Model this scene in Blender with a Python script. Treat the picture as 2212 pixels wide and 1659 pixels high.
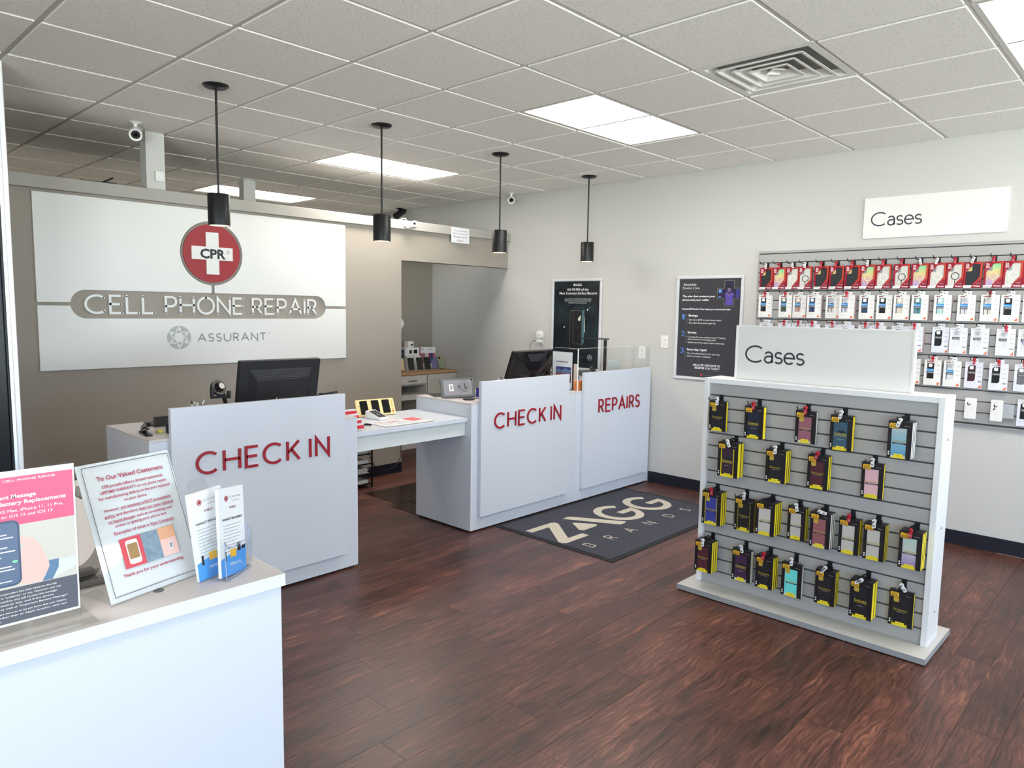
import bpy, bmesh, math, random
from mathutils import Vector, Matrix
random.seed(7)
for _o in list(bpy.data.objects):
    bpy.data.objects.remove(_o, do_unlink=True)
SC = bpy.context.scene
COL = SC.collection
PI = math.pi

# ------------------------------------------------------------------ camera
CAM = Vector((-2.7918, -1.3689, 1.614))
YAW, PITCH, ROLL = .7572, -.1041, -.0160
fwd = Vector((math.cos(PITCH) * math.cos(YAW), math.cos(PITCH) * math.sin(YAW), math.sin(PITCH)))
rgt = Vector((math.sin(YAW), -math.cos(YAW), 0))
dwn = fwd.cross(rgt)
r2 = math.cos(ROLL) * rgt + math.sin(ROLL) * dwn
d2 = -math.sin(ROLL) * rgt + math.cos(ROLL) * dwn
cam = bpy.data.cameras.new('camera')
cam.sensor_width = 36.0
cam.lens = 1556.66 / 2212 * 36
cam.clip_start = .02
camo = bpy.data.objects.new('camera', cam)
COL.objects.link(camo)
camo.matrix_world = Matrix(((r2.x, -d2.x, -fwd.x, CAM.x), (r2.y, -d2.y, -fwd.y, CAM.y),
                            (r2.z, -d2.z, -fwd.z, CAM.z), (0, 0, 0, 1)))
SC.camera = camo
SC.cycles.transparent_max_bounces = 14
SC.cycles.max_bounces = 8
SC.cycles.diffuse_bounces = 5
SC.cycles.glossy_bounces = 3
SC.cycles.caustics_reflective = False
SC.cycles.caustics_refractive = False

# ------------------------------------------------------------------ light
SKY_STRENGTH = 8.5
TROFFER_STRENGTH = 13.0
SC.view_settings.view_transform = 'Standard'
SC.view_settings.look = 'None'
SC.view_settings.gamma = 1
SC.view_settings.use_curve_mapping = False
SC.view_settings.exposure = 0.62
w = bpy.data.worlds.new('world')
SC.world = w
w.use_nodes = True
wn = w.node_tree
bg = wn.nodes['Background']
# a bright overcast-blue sky above a paler, brighter ground, raised to light the ceiling
tc = wn.nodes.new('ShaderNodeTexCoord'); sx = wn.nodes.new('ShaderNodeSeparateXYZ')
rp = wn.nodes.new('ShaderNodeValToRGB')
wn.links.new(tc.outputs['Generated'], sx.inputs[0])
mr = wn.nodes.new('ShaderNodeMapRange')
mr.inputs['From Min'].default_value = -.15; mr.inputs['From Max'].default_value = .6
wn.links.new(sx.outputs['Z'], mr.inputs['Value'])
wn.links.new(mr.outputs['Result'], rp.inputs[0])
rp.color_ramp.elements[0].position = .0; rp.color_ramp.elements[0].color = (2.1, 1.97, 1.88, 1)
rp.color_ramp.elements[1].position = 1; rp.color_ramp.elements[1].color = (.24, .36, .58, 1)
e = rp.color_ramp.elements.new(.25); e.color = (.58, .67, .92, 1)
wn.links.new(rp.outputs[0], bg.inputs['Color'])
bg.inputs['Strength'].default_value = SKY_STRENGTH
# light portals fill the storefront's window openings (they guide sky sampling, they emit nothing)
def portal(x0, x1, z0, z1, y, side=False):
    l = bpy.data.lights.new('window_portal', 'AREA'); l.shape = 'RECTANGLE'
    l.size = x1 - x0; l.size_y = z1 - z0
    l.cycles.is_portal = True
    o = bpy.data.objects.new('window_portal', l); COL.objects.link(o)
    o.location = (y, (x0 + x1) / 2, (z0 + z1) / 2) if side else ((x0 + x1) / 2, y, (z0 + z1) / 2)
    o.rotation_euler = (PI / 2, 0, -PI / 2) if side else (PI / 2, 0, 0)
    o['kind'] = 'helper'

# ------------------------------------------------------------------ materials
MATS = {}
def srgb(*c):
    out = []
    for v in c[:3]:
        v = v / 255
        out.append(v / 12.92 if v <= .04045 else ((v + .055) / 1.055) ** 2.4)
    return tuple(out) + (1,)
def M(name, col, rough=.5, metal=0, noise=0, nscale=30, bump=0, bscale=200, emit=None, estr=0, alpha=None,
      trans=0, coat=0, spec=None, ior=1.45):
    if name in MATS:
        return MATS[name]
    m = bpy.data.materials.new(name); m.use_nodes = True
    nt = m.node_tree; b = nt.nodes['Principled BSDF']
    c = srgb(*col)
    b.inputs['Base Color'].default_value = c
    b.inputs['Roughness'].default_value = rough
    b.inputs['Metallic'].default_value = metal
    b.inputs['IOR'].default_value = ior
    if spec is not None: b.inputs['Specular IOR Level'].default_value = spec
    if trans: b.inputs['Transmission Weight'].default_value = trans
    if coat: b.inputs['Coat Weight'].default_value = coat
    if emit:
        b.inputs['Emission Color'].default_value = srgb(*emit); b.inputs['Emission Strength'].default_value = estr
    if alpha is not None: b.inputs['Alpha'].default_value = alpha
    if noise or bump:
        t = nt.nodes.new('ShaderNodeTexCoord')
    if noise:
        n = nt.nodes.new('ShaderNodeTexNoise'); n.inputs['Scale'].default_value = nscale; n.inputs['Detail'].default_value = 4
        nt.links.new(t.outputs['Object'], n.inputs['Vector'])
        mx = nt.nodes.new('ShaderNodeMix'); mx.data_type = 'RGBA'
        mx.inputs['A'].default_value = tuple(max(0, v * (1 - noise)) for v in c[:3]) + (1,)
        mx.inputs['B'].default_value = tuple(min(1, v * (1 + noise)) for v in c[:3]) + (1,)
        nt.links.new(n.outputs['Fac'], mx.inputs['Factor'])
        nt.links.new(mx.outputs['Result'], b.inputs['Base Color'])
    if bump:
        n2 = nt.nodes.new('ShaderNodeTexNoise'); n2.inputs['Scale'].default_value = bscale; n2.inputs['Detail'].default_value = 3
        nt.links.new(t.outputs['Object'], n2.inputs['Vector'])
        bp = nt.nodes.new('ShaderNodeBump'); bp.inputs['Strength'].default_value = bump; bp.inputs['Distance'].default_value = .002
        nt.links.new(n2.outputs['Fac'], bp.inputs['Height']); nt.links.new(bp.outputs[0], b.inputs['Normal'])
    MATS[name] = m
    return m
def glassy(name, col=(245, 250, 250), fac=.08, rough=.03):
    """thin clear sheet: mostly lets light straight through, a little mirror reflection and tint"""
    m = bpy.data.materials.new(name); m.use_nodes = True
    nt = m.node_tree; nt.nodes.clear()
    out = nt.nodes.new('ShaderNodeOutputMaterial'); tr = nt.nodes.new('ShaderNodeBsdfTransparent')
    gl = nt.nodes.new('ShaderNodeBsdfGlossy'); mx = nt.nodes.new('ShaderNodeMixShader'); lw = nt.nodes.new('ShaderNodeLayerWeight')
    pw = nt.nodes.new('ShaderNodeMath'); pw.operation = 'POWER'; pw.inputs[1].default_value = 5
    ad = nt.nodes.new('ShaderNodeMath'); ad.operation = 'MULTIPLY_ADD'; ad.use_clamp = True; ad.inputs[1].default_value = .9; ad.inputs[2].default_value = fac
    ge = nt.nodes.new('ShaderNodeNewGeometry'); inv = nt.nodes.new('ShaderNodeMath'); inv.operation = 'SUBTRACT'; inv.inputs[0].default_value = 1
    mu = nt.nodes.new('ShaderNodeMath'); mu.operation = 'MULTIPLY'
    tr.inputs['Color'].default_value = srgb(*col); gl.inputs['Roughness'].default_value = rough
    L = nt.links.new
    L(lw.outputs['Facing'], pw.inputs[0]); L(pw.outputs[0], ad.inputs[0]); L(ge.outputs['Backfacing'], inv.inputs[1])
    L(ad.outputs[0], mu.inputs[0]); L(inv.outputs[0], mu.inputs[1]); L(mu.outputs[0], mx.inputs[0])
    L(tr.outputs[0], mx.inputs[1]); L(gl.outputs[0], mx.inputs[2]); L(mx.outputs[0], out.inputs[0])
    MATS[name] = m
    return m

WHITE = M('white_paint', (197, 196, 193), .6, bump=.05, bscale=120)
LAM = M('white_laminate', (202, 207, 216), .32, bump=.02, bscale=300)
LAM_TOP = M('cream_laminate_top', (200, 194, 193), .35, noise=.03, nscale=180)
EDGE = M('pale_edge_band', (212, 217, 215), .4)
GREYW = M('warm_grey_paint', (158, 150, 140), .65, noise=.02, nscale=6, bump=.06, bscale=140)
GREYCAP = M('grey_cap_paint', (164, 160, 153), .5)
BLACK = M('black_plastic', (20, 21, 24), .4)
BLACKM = M('black_metal', (22, 23, 26), .42, metal=.2)
BLACKG = M('black_gloss', (10, 11, 15), .12)
BASEB = M('black_vinyl_base', (24, 25, 36), .45)
ALU = M('aluminium', (205, 207, 210), .3, metal=.9)
STEEL = M('steel', (160, 162, 165), .3, metal=1)
PAPER = M('white_paper', (218, 220, 224), .6)
RED = M('red_acrylic', (150, 6, 30), .4)
DKRED = M('sign_red', (152, 28, 40), .45)
SIGNW = M('sign_white', (226, 226, 223), .35)
PRINTW = M('print_white', (244, 244, 244), .5)
PRINTK = M('print_black', (28, 28, 32), .5)
PRINTG = M('print_grey', (140, 142, 146), .5)
CLEAR = glassy('clear_acrylic', (252, 253, 253), .045)
CLEAR2 = glassy('clear_sleeve', (250, 250, 250), .02, .05)

# ------------------------------------------------------------------ mesh builder
FONTC = {}
def glyphs(s, align='LEFT', bold=0.0):
    k = (s, align, bold)
    if k in FONTC: return FONTC[k]
    c = bpy.data.curves.new('t', 'FONT'); c.body = s; c.size = 1; c.align_x = align; c.resolution_u = 2; c.offset = bold
    c.fill_mode = 'FRONT'
    o = bpy.data.objects.new('t', c)
    me = o.to_mesh()
    vs = [(v.co.x, v.co.y) for v in me.vertices]; fs = [tuple(p.vertices) for p in me.polygons]
    o.to_mesh_clear(); bpy.data.objects.remove(o); bpy.data.curves.remove(c)
    FONTC[k] = (vs, fs)
    return FONTC[k]
def arc(cx, cy, rx, ry, a0, a1, n=14):
    return [(cx + rx * math.cos(math.radians(a0 + (a1 - a0) * i / n)), cy + ry * math.sin(math.radians(a0 + (a1 - a0) * i / n))) for i in range(n + 1)]
def rrect(x0, x1, y0, y1, r, n=4):
    r = min(r, (x1 - x0) / 2 - 1e-5, (y1 - y0) / 2 - 1e-5)
    p = []
    for cx, cy, a in ((x1 - r, y0 + r, -90), (x1 - r, y1 - r, 0), (x0 + r, y1 - r, 90), (x0 + r, y0 + r, 180)):
        p += arc(cx, cy, r, r, a, a + 90, n)
    return p
class MB:
    def __init__(self):
        self.v = []; self.f = []; self.m = []; self.mats = []; self.X = None
    def mi(self, mat):
        if mat not in self.mats: self.mats.append(mat)
        return self.mats.index(mat)
    def add(self, vs, fs, mat):
        n = len(self.v); i = self.mi(mat)
        if self.X is not None: vs = [tuple(self.X @ Vector(p)) for p in vs]
        self.v += [tuple(p) for p in vs]; self.f += [tuple(a + n for a in q) for q in fs]; self.m += [i] * len(fs)
        return self
    def box(self, x0, x1, y0, y1, z0, z1, mat=WHITE):
        vs = [(x, y, z) for z in (z0, z1) for y in (y0, y1) for x in (x0, x1)]
        return self.add(vs, [(0, 2, 3, 1), (4, 5, 7, 6), (0, 1, 5, 4), (2, 6, 7, 3), (0, 4, 6, 2), (1, 3, 7, 5)], mat)
    def poly(self, pts, z, mat):
        return self.add([(x, y, z) for x, y in pts], [tuple(range(len(pts)))], mat)
    def rect(self, x0, x1, y0, y1, z, mat):
        return self.poly([(x0, y0), (x1, y0), (x1, y1), (x0, y1)], z, mat)
    def prism(self, pts, z0, z1, mat, mat2=None):
        n = len(pts)
        vs = [(x, y, z0) for x, y in pts] + [(x, y, z1) for x, y in pts]
        self.add(vs, [tuple(range(n - 1, -1, -1))] + [(i, (i + 1) % n, n + (i + 1) % n, n + i) for i in range(n)], mat2 or mat)
        return self.add([(x, y, z1) for x, y in pts], [tuple(range(n))], mat)
    def ring(self, cx, cy, r0, r1, z, mat, n=28, a0=0, a1=360):
        vs = []; fs = []
        for i in range(n + 1):
            a = math.radians(a0 + (a1 - a0) * i / n)
            vs += [(cx + r0 * math.cos(a), cy + r0 * math.sin(a), z), (cx + r1 * math.cos(a), cy + r1 * math.sin(a), z)]
            if i: fs.append((2 * i - 2, 2 * i - 1, 2 * i + 1, 2 * i))
        return self.add(vs, fs, mat)
    def disc(self, cx, cy, r, z, mat, n=28):
        return self.poly([(cx + r * math.cos(2 * PI * i / n), cy + r * math.sin(2 * PI * i / n)) for i in range(n)], z, mat)
    def cyl(self, p0, p1, r, mat, n=16, r1=None, caps=True):
        p0 = Vector(p0); p1 = Vector(p1); r1 = r if r1 is None else r1
        ax = (p1 - p0).normalized()
        a = Vector((1, 0, 0)) if abs(ax.x) < .9 else Vector((0, 1, 0))
        u = ax.cross(a).normalized(); v = ax.cross(u)
        vs = []; fs = []
        for i in range(n):
            t = 2 * PI * i / n; d = u * math.cos(t) + v * math.sin(t)
            vs += [p0 + d * r, p1 + d * r1]
        fs = [(2 * i, 2 * ((i + 1) % n), 2 * ((i + 1) % n) + 1, 2 * i + 1) for i in range(n)]
        if caps: fs += [tuple(range(2 * n - 2, -1, -2)), tuple(range(1, 2 * n, 2))]
        return self.add(vs, fs, mat)
    def lathe(self, prof, mat, o=(0, 0, 0), n=24):
        vs = []; fs = []; k = len(prof)
        for i in range(n):
            t = 2 * PI * i / n
            vs += [(o[0] + r * math.cos(t), o[1] + r * math.sin(t), o[2] + z) for r, z in prof]
        for i in range(n):
            j = (i + 1) % n
            for q in range(k - 1): fs.append((i * k + q, j * k + q, j * k + q + 1, i * k + q + 1))
        return self.add(vs, fs, mat)
    def tube(self, pts, r, mat, n=6):
        pts = [Vector(p) for p in pts]; vs = []; fs = []
        pu = None
        for i, p in enumerate(pts):
            d = (pts[min(i + 1, len(pts) - 1)] - pts[max(i - 1, 0)]).normalized()
            if pu is None:
                a = Vector((0, 0, 1)) if abs(d.z) < .9 else Vector((1, 0, 0)); pu = d.cross(a).normalized()
            u = (pu - d * pu.dot(d)).normalized(); pu = u; v = d.cross(u)
            vs += [p + (u * math.cos(2 * PI * k / n) + v * math.sin(2 * PI * k / n)) * r for k in range(n)]
            if i:
                b = (i - 1) * n
                fs += [(b + k, b + (k + 1) % n, b + n + (k + 1) % n, b + n + k) for k in range(n)]
        fs += [tuple(range(n - 1, -1, -1)), tuple(range(len(vs) - n, len(vs)))]
        return self.add(vs, fs, mat)
    def text(self, s, x, y, h, mat, z=0, align='LEFT', width=None, bold=0.0, depth=0):
        """cap height h at baseline (x, y); width squeezes the line to that length"""
        vs, fs = glyphs(s, 'LEFT', bold)
        if not vs: return self
        x0 = min(p[0] for p in vs); x1 = max(p[0] for p in vs)
        k = h / .729; kx = k if width is None else width / max(1e-6, x1 - x0)
        L = (x1 - x0) * kx
        ox = x - (L / 2 if align == 'CENTER' else L if align == 'RIGHT' else 0)
        return self.add([(ox + (p[0] - x0) * kx, y + p[1] * k, z) for p in vs], fs, mat)
    def stroke(self, pts, wd, mat, z0=0, z1=None, rnd=False, closed=False):
        """flat (or raised, z1) ribbon along a polyline with mitred joints"""
        P = [Vector((p[0], p[1])) for p in pts]
        n = len(P); L = []; R = []
        for i in range(n):
            a = (P[i] - P[i - 1]).normalized() if (i or closed) else None
            b = (P[(i + 1) % n] - P[i]).normalized() if (i < n - 1 or closed) else None
            a = a or b; b = b or a
            na = Vector((-a.y, a.x)); nb = Vector((-b.y, b.x)); mt = (na + nb)
            mt = mt.normalized() if mt.length > 1e-6 else na
            k = wd / 2 / max(.35, mt.dot(na))
            L.append(P[i] + mt * k); R.append(P[i] - mt * k)
        vs = []; fs = []
        zt = z0 if z1 is None else z1
        for l, r in zip(L, R): vs += [(l.x, l.y, zt), (r.x, r.y, zt)]
        m = n if closed else n - 1
        for i in range(m):
            j = (i + 1) % n; fs.append((2 * i, 2 * i + 1, 2 * j + 1, 2 * j))
        if z1 is not None:
            o = len(vs)
            for l, r in zip(L, R): vs += [(l.x, l.y, z0), (r.x, r.y, z0)]
            for i in range(m):
                j = (i + 1) % n
                fs += [(2 * i, 2 * j, o + 2 * j, o + 2 * i), (2 * i + 1, o + 2 * i + 1, o + 2 * j + 1, 2 * j + 1)]
            if not closed: fs += [(0, o, o + 1, 1), (2 * n - 2, 2 * n - 1, o + 2 * n - 1, o + 2 * n - 2)]
        self.add(vs, fs, mat)
        if rnd:
            for q in (P[0], P[-1]):
                c = arc(q.x, q.y, wd / 2, wd / 2, 0, 360, 10)[:-1]
                if z1 is None: self.poly(c, z0, mat)
                else: self.prism(c, z0, z1, mat)
        return self
    def mesh(self, name, bevel=0, seg=1, smooth=None):
        me = bpy.data.meshes.new(name)
        me.from_pydata(self.v, [], self.f)
        for m in self.mats: me.materials.append(m)
        me.polygons.foreach_set('material_index', self.m)
        if bevel:
            bm = bmesh.new(); bm.from_mesh(me)
            bmesh.ops.remove_doubles(bm, verts=bm.verts, dist=1e-6)
            es = [e for e in bm.edges if len(e.link_faces) == 2 and e.calc_face_angle(0) > .5]
            bmesh.ops.bevel(bm, geom=es, offset=bevel, segments=seg, affect='EDGES', clamp_overlap=True)
            bm.to_mesh(me); bm.free()
        if smooth:
            me.polygons.foreach_set('use_smooth', [True] * len(me.polygons))
            me.set_sharp_from_angle(angle=math.radians(smooth))
        me.update()
        return me
    def build(self, name, parent=None, bevel=0, seg=1, smooth=None, loc=None):
        return put(name, self.mesh(name, bevel, seg, smooth), parent, loc)
def put(name, me, parent=None, loc=None):
    o = bpy.data.objects.new(name, me); COL.objects.link(o)
    if parent is not None: o.parent = parent
    if loc: o.location = loc
    return o
def tag(o, label=None, cat=None, group=None, kind=None):
    if label: o['label'] = label
    if cat: o['category'] = cat
    if group: o['group'] = group
    if kind: o['kind'] = kind
    return o
def thing(name, label, cat, loc=(0, 0, 0), rot=None, group=None, kind=None):
    o = bpy.data.objects.new(name, None); COL.objects.link(o); o.empty_display_size = .05
    if rot is None: o.location = loc
    elif isinstance(rot, (int, float)): o.location = loc; o.rotation_euler = (0, 0, rot)
    else: o.matrix_world = Matrix.Translation(loc) @ rot
    return tag(o, label, cat, group, kind)
def copy_tree(o, parent=None):
    c = o.copy(); COL.objects.link(c)
    if parent is not None: c.parent = parent
    for ch in o.children: copy_tree(ch, c)
    return c
def face(u, v):
    u = Vector(u).normalized(); v = Vector(v).normalized(); n = u.cross(v).normalized()
    return Matrix(((u.x, v.x, n.x, 0), (u.y, v.y, n.y, 0), (u.z, v.z, n.z, 0), (0, 0, 0, 1)))
F_WALL = face((0, -1, 0), (0, 0, 1))      # faces -X (right wall): local x runs towards the shop window, y up, z out
F_BACK = face((1, 0, 0), (0, 0, 1))       # faces -Y (back wall, counter fronts)
def at(ox, oy, oz, F):
    return Matrix.Translation((ox, oy, oz)) @ F
# ------------------------------------------------------------------ structure
T = .6096
CH = 2.845
XW = 3.012
YB = 4.208
FRONT, REAR, LEFT, FAR = -8.0, 5.49, -6.0, 9.2

# floor: dark red-brown vinyl planks running towards the product wall
def wood_floor_mat():
    m = bpy.data.materials.new('dark_wood_plank'); m.use_nodes = True
    nt = m.node_tree; b = nt.nodes['Principled BSDF']; N = nt.nodes.new; Lk = nt.links.new
    tc = N('ShaderNodeTexCoord'); oi = N('ShaderNodeObjectInfo')
    mp = N('ShaderNodeMapping'); mp.inputs['Scale'].default_value = (1, 1, 1)
    off = N('ShaderNodeCombineXYZ'); ml = N('ShaderNodeMath'); ml.operation = 'MULTIPLY'; ml.inputs[1].default_value = 37.0
    Lk(oi.outputs['Random'], ml.inputs[0]); Lk(ml.outputs[0], off.inputs[0]); Lk(ml.outputs[0], off.inputs[1]); Lk(ml.outputs[0], off.inputs[2])
    ad = N('ShaderNodeVectorMath'); ad.operation = 'ADD'
    Lk(tc.outputs['Object'], ad.inputs[0]); Lk(off.outputs[0], ad.inputs[1])
    # warp so the grain swirls into cathedral shapes
    wz = N('ShaderNodeTexNoise'); wz.inputs['Scale'].default_value = 5; wz.inputs['Detail'].default_value = 2
    wm = N('ShaderNodeMapping'); wm.inputs['Scale'].default_value = (.45, 1.6, 1)
    Lk(ad.outputs[0], wm.inputs['Vector']); Lk(wm.outputs[0], wz.inputs['Vector'])
    ws = N('ShaderNodeVectorMath'); ws.operation = 'SCALE'; ws.inputs['Scale'].default_value = .11
    Lk(wz.outputs['Color'], ws.inputs[0])
    wa = N('ShaderNodeVectorMath'); wa.operation = 'ADD'
    Lk(ad.outputs[0], wa.inputs[0]); Lk(ws.outputs[0], wa.inputs[1])
    gm = N('ShaderNodeMapping'); gm.inputs['Scale'].default_value = (2.2, 26, 1)
    Lk(wa.outputs[0], gm.inputs['Vector'])
    g = N('ShaderNodeTexNoise'); g.inputs['Scale'].default_value = 3; g.inputs['Detail'].default_value = 7; g.inputs['Roughness'].default_value = .62
    Lk(gm.outputs[0], g.inputs['Vector'])
    pm = N('ShaderNodeMapping'); pm.inputs['Scale'].default_value = (1.1, 5, 1)
    Lk(wa.outputs[0], pm.inputs['Vector'])
    pn = N('ShaderNodeTexNoise'); pn.inputs['Scale'].default_value = 2.2; pn.inputs['Detail'].default_value = 3
    Lk(pm.outputs[0], pn.inputs['Vector'])
    r1 = N('ShaderNodeValToRGB'); cr = r1.color_ramp
    cr.elements[0].position = .34; cr.elements[0].color = srgb(34, 20, 18)
    cr.elements[1].position = .68; cr.elements[1].color = srgb(142, 92, 72)
    for p, c in ((.43, (66, 40, 34)), (.52, (86, 52, 44)), (.59, (106, 66, 54))):
        e = cr.elements.new(p); e.color = srgb(*c)
    mx = N('ShaderNodeMath'); mx.operation = 'MULTIPLY_ADD'; mx.inputs[1].default_value = .62
    Lk(g.outputs['Fac'], mx.inputs[0])
    m2 = N('ShaderNodeMath'); m2.operation = 'MULTIPLY'; m2.inputs[1].default_value = .38
    Lk(pn.outputs['Fac'], m2.inputs[0]); Lk(m2.outputs[0], mx.inputs[2])
    Lk(mx.outputs[0], r1.inputs[0])
    hs = N('ShaderNodeHueSaturation'); vr = N('ShaderNodeMapRange')
    vr.inputs['To Min'].default_value = .8; vr.inputs['To Max'].default_value = 1.3
    Lk(oi.outputs['Random'], vr.inputs['Value']); Lk(vr.outputs[0], hs.inputs['Value']); Lk(r1.outputs[0], hs.inputs['Color'])
    # sparse dark knots and mineral streaks
    vm = N('ShaderNodeMapping'); vm.inputs['Scale'].default_value = (1.5, 7, 1)
    Lk(wa.outputs[0], vm.inputs['Vector'])
    vo = N('ShaderNodeTexNoise'); vo.inputs['Scale'].default_value = 3.1; vo.inputs['Detail'].default_value = 4; vo.inputs['Roughness'].default_value = .7
    Lk(vm.outputs[0], vo.inputs['Vector'])
    kr = N('ShaderNodeValToRGB'); kr.color_ramp.elements[0].position = .60; kr.color_ramp.elements[1].position = .76
    kr.color_ramp.elements[0].color = (1, 1, 1, 1); kr.color_ramp.elements[1].color = (.32, .32, .33, 1)
    Lk(vo.outputs['Fac'], kr.inputs[0])
    mu = N('ShaderNodeMix'); mu.data_type = 'RGBA'; mu.blend_type = 'MULTIPLY'; mu.inputs['Factor'].default_value = .9
    Lk(hs.outputs[0], mu.inputs['A']); Lk(kr.outputs[0], mu.inputs['B'])
    # fine dark growth rings bending along the plank
    wv = N('ShaderNodeTexWave'); wv.wave_type = 'BANDS'; wv.bands_direction = 'Y'; wv.inputs['Scale'].default_value = 11; wv.inputs['Distortion'].default_value = 9; wv.inputs['Detail'].default_value = 3; wv.inputs['Detail Scale'].default_value = 1.4
    wvm = N('ShaderNodeMapping'); wvm.inputs['Scale'].default_value = (.5, 1.5, 1); Lk(wa.outputs[0], wvm.inputs['Vector']); Lk(wvm.outputs[0], wv.inputs['Vector'])
    wr_ = N('ShaderNodeValToRGB'); wr_.color_ramp.elements[0].position = .0; wr_.color_ramp.elements[0].color = (.42, .40, .40, 1); wr_.color_ramp.elements[1].position = .34; wr_.color_ramp.elements[1].color = (1, 1, 1, 1)
    Lk(wv.outputs['Fac'], wr_.inputs[0])
    mw = N('ShaderNodeMix'); mw.data_type = 'RGBA'; mw.blend_type = 'MULTIPLY'
    Lk(pn.outputs['Fac'], mw.inputs['Factor']); Lk(mu.outputs['Result'], mw.inputs['A']); Lk(wr_.outputs[0], mw.inputs['B'])
    Lk(mw.outputs['Result'], b.inputs['Base Color'])
    rr = N('ShaderNodeMapRange'); rr.inputs['To Min'].default_value = .30; rr.inputs['To Max'].default_value = .46
    Lk(g.outputs['Fac'], rr.inputs['Value']); Lk(rr.outputs[0], b.inputs['Roughness'])
    b.inputs['Specular IOR Level'].default_value = .5
    bp = N('ShaderNodeBump'); bp.inputs['Strength'].default_value = .12; bp.inputs['Distance'].default_value = .001
    Lk(g.outputs['Fac'], bp.inputs['Height']); Lk(bp.outputs[0], b.inputs['Normal'])
    return m
WOOD = wood_floor_mat()
SUB = M('dark_subfloor', (40, 27, 25), .6)
fl = MB().box(LEFT, XW, FRONT, 5.61, -.06, -.003, SUB).box(LEFT, XW, 5.61, FAR, -.06, -.001, M('pale_bounce_floor', (196, 192, 184), .6)).build('floor')  # unseen rear floor made pale to bounce light onto the ceiling
tag(fl, 'dark red-brown wood plank floor across the whole shop', 'floor', kind='structure')
PW, PL = .1515, 1.22
pm_full = MB().box(-PL / 2 + .0004, PL / 2 - .0004, -PW / 2 + .0004, PW / 2 - .0004, -.003, 0, WOOD).mesh('plank', bevel=.0007)
half_meshes = {}
nrow = 0
y = .103 - 11 * PW
while y < 5.6:
    offs = ((nrow * .437) % 1) * PL
    x = -2.35 - offs
    while x < XW - .02:
        xa, xb = max(x, -2.6), min(x + PL, XW)
        if xb - xa > .03:
            k = (xb - xa) / PL
            o = put('plank', pm_full, fl, ((xa + xb) / 2, y + PW / 2, 0))
            if k < .999: o.scale = (k, 1, 1)
        x += PL
    y += PW; nrow += 1

# walls
wr = MB().box(XW, XW + .12, FRONT, FAR, 0, 3.0, WHITE).build('wall_right')
tag(wr, 'smooth white painted side wall behind the product display', 'wall', kind='structure')
b_ = MB(); b_.X = at(0, YB, 0, F_BACK)
b_.prism([(LEFT, 0), (1.54, 0), (1.54, 2.058), (XW, 2.058), (XW, 2.40), (LEFT, 2.40)], -.12, 0, GREYW)
wb = b_.build('wall_back')
tag(wb, 'warm grey part-height wall with a doorway behind the counters', 'wall', kind='structure')
tr = MB().box(LEFT, XW - .004, YB - .035, YB + .155, 2.348, 2.433, GREYCAP).build('trim_1', bevel=.003)
tag(tr, 'pale grey cap rail along the top of the grey wall', 'trim', kind='structure')
MB().box(1.30, 1.302, YB - .0356, YB - .035, 2.35, 2.43, GREYW).build('joint', tr)
GREYR = M('rear_grey_paint', (138, 131, 121), .65, bump=.05, bscale=140)
wq = MB().box(LEFT, XW, REAR, REAR + .12, 0, 2.43, GREYR).build('wall_rear')
tag(wq, 'grey partition wall seen through the rear doorway', 'wall', kind='structure')
wf = MB().box(LEFT, XW, FAR, FAR + .1, 0, 3.0, WHITE).build('wall_far')
tag(wf, 'far rear wall beyond the half-height partitions', 'wall', kind='structure')
LW0, LW1 = -6.6, -1.8
wl = MB().box(LEFT - .1, LEFT, FRONT, LW0, 0, 3.0, WHITE).box(LEFT - .1, LEFT, LW1, FAR, 0, 3.0, WHITE).box(LEFT - .1, LEFT, LW0, LW1, 0, .12, WHITE).box(LEFT - .1, LEFT, LW0, LW1, 2.62, 3.0, WHITE).build('wall_left')
tag(wl, 'white side wall outside the picture', 'wall', kind='structure')
# storefront behind the camera: sill, head, mullions and glass
f_ = MB()
f_.box(LEFT, -2.2, FRONT - .12, FRONT, .12, 2.62, WHITE).box(LEFT, XW, FRONT - .12, FRONT, 0, .12, WHITE).box(LEFT, XW, FRONT - .12, FRONT, 2.62, 3.0, WHITE)
wfr = f_.build('wall_front'); tag(wfr, 'storefront wall with large windows behind the viewer', 'wall', kind='structure')
PANEG = glassy('window_glass', (240, 248, 246), .02)
edges = [-2.2, -1.15, -.1, .95, 2.0, XW]
for i in range(5):
    x0, x1 = edges[i], edges[i + 1]
    g = MB().box(x0, x1, FRONT - .065, FRONT - .055, .12, 2.62, PANEG).build('window_%d' % (i + 1))
    tag(g, 'storefront window pane %s' % ['at the far end', 'beside the end pane', 'in the middle', 'near the product wall', 'against the product wall'][i], 'window', kind='structure')
    m_ = MB()
    for a in (x0, x1 - .05): m_.box(a, a + .05, FRONT - .1, FRONT - .02, .12, 2.62, ALU)
    m_.box(x0 + .05, x1 - .05, FRONT - .1, FRONT - .02, .12, .17, ALU).box(x0 + .05, x1 - .05, FRONT - .1, FRONT - .02, 2.57, 2.62, ALU)
    m_.build('window_frame', g)
    portal(x0 + .05, x1 - .05, .17, 2.57, FRONT - .15)
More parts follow.
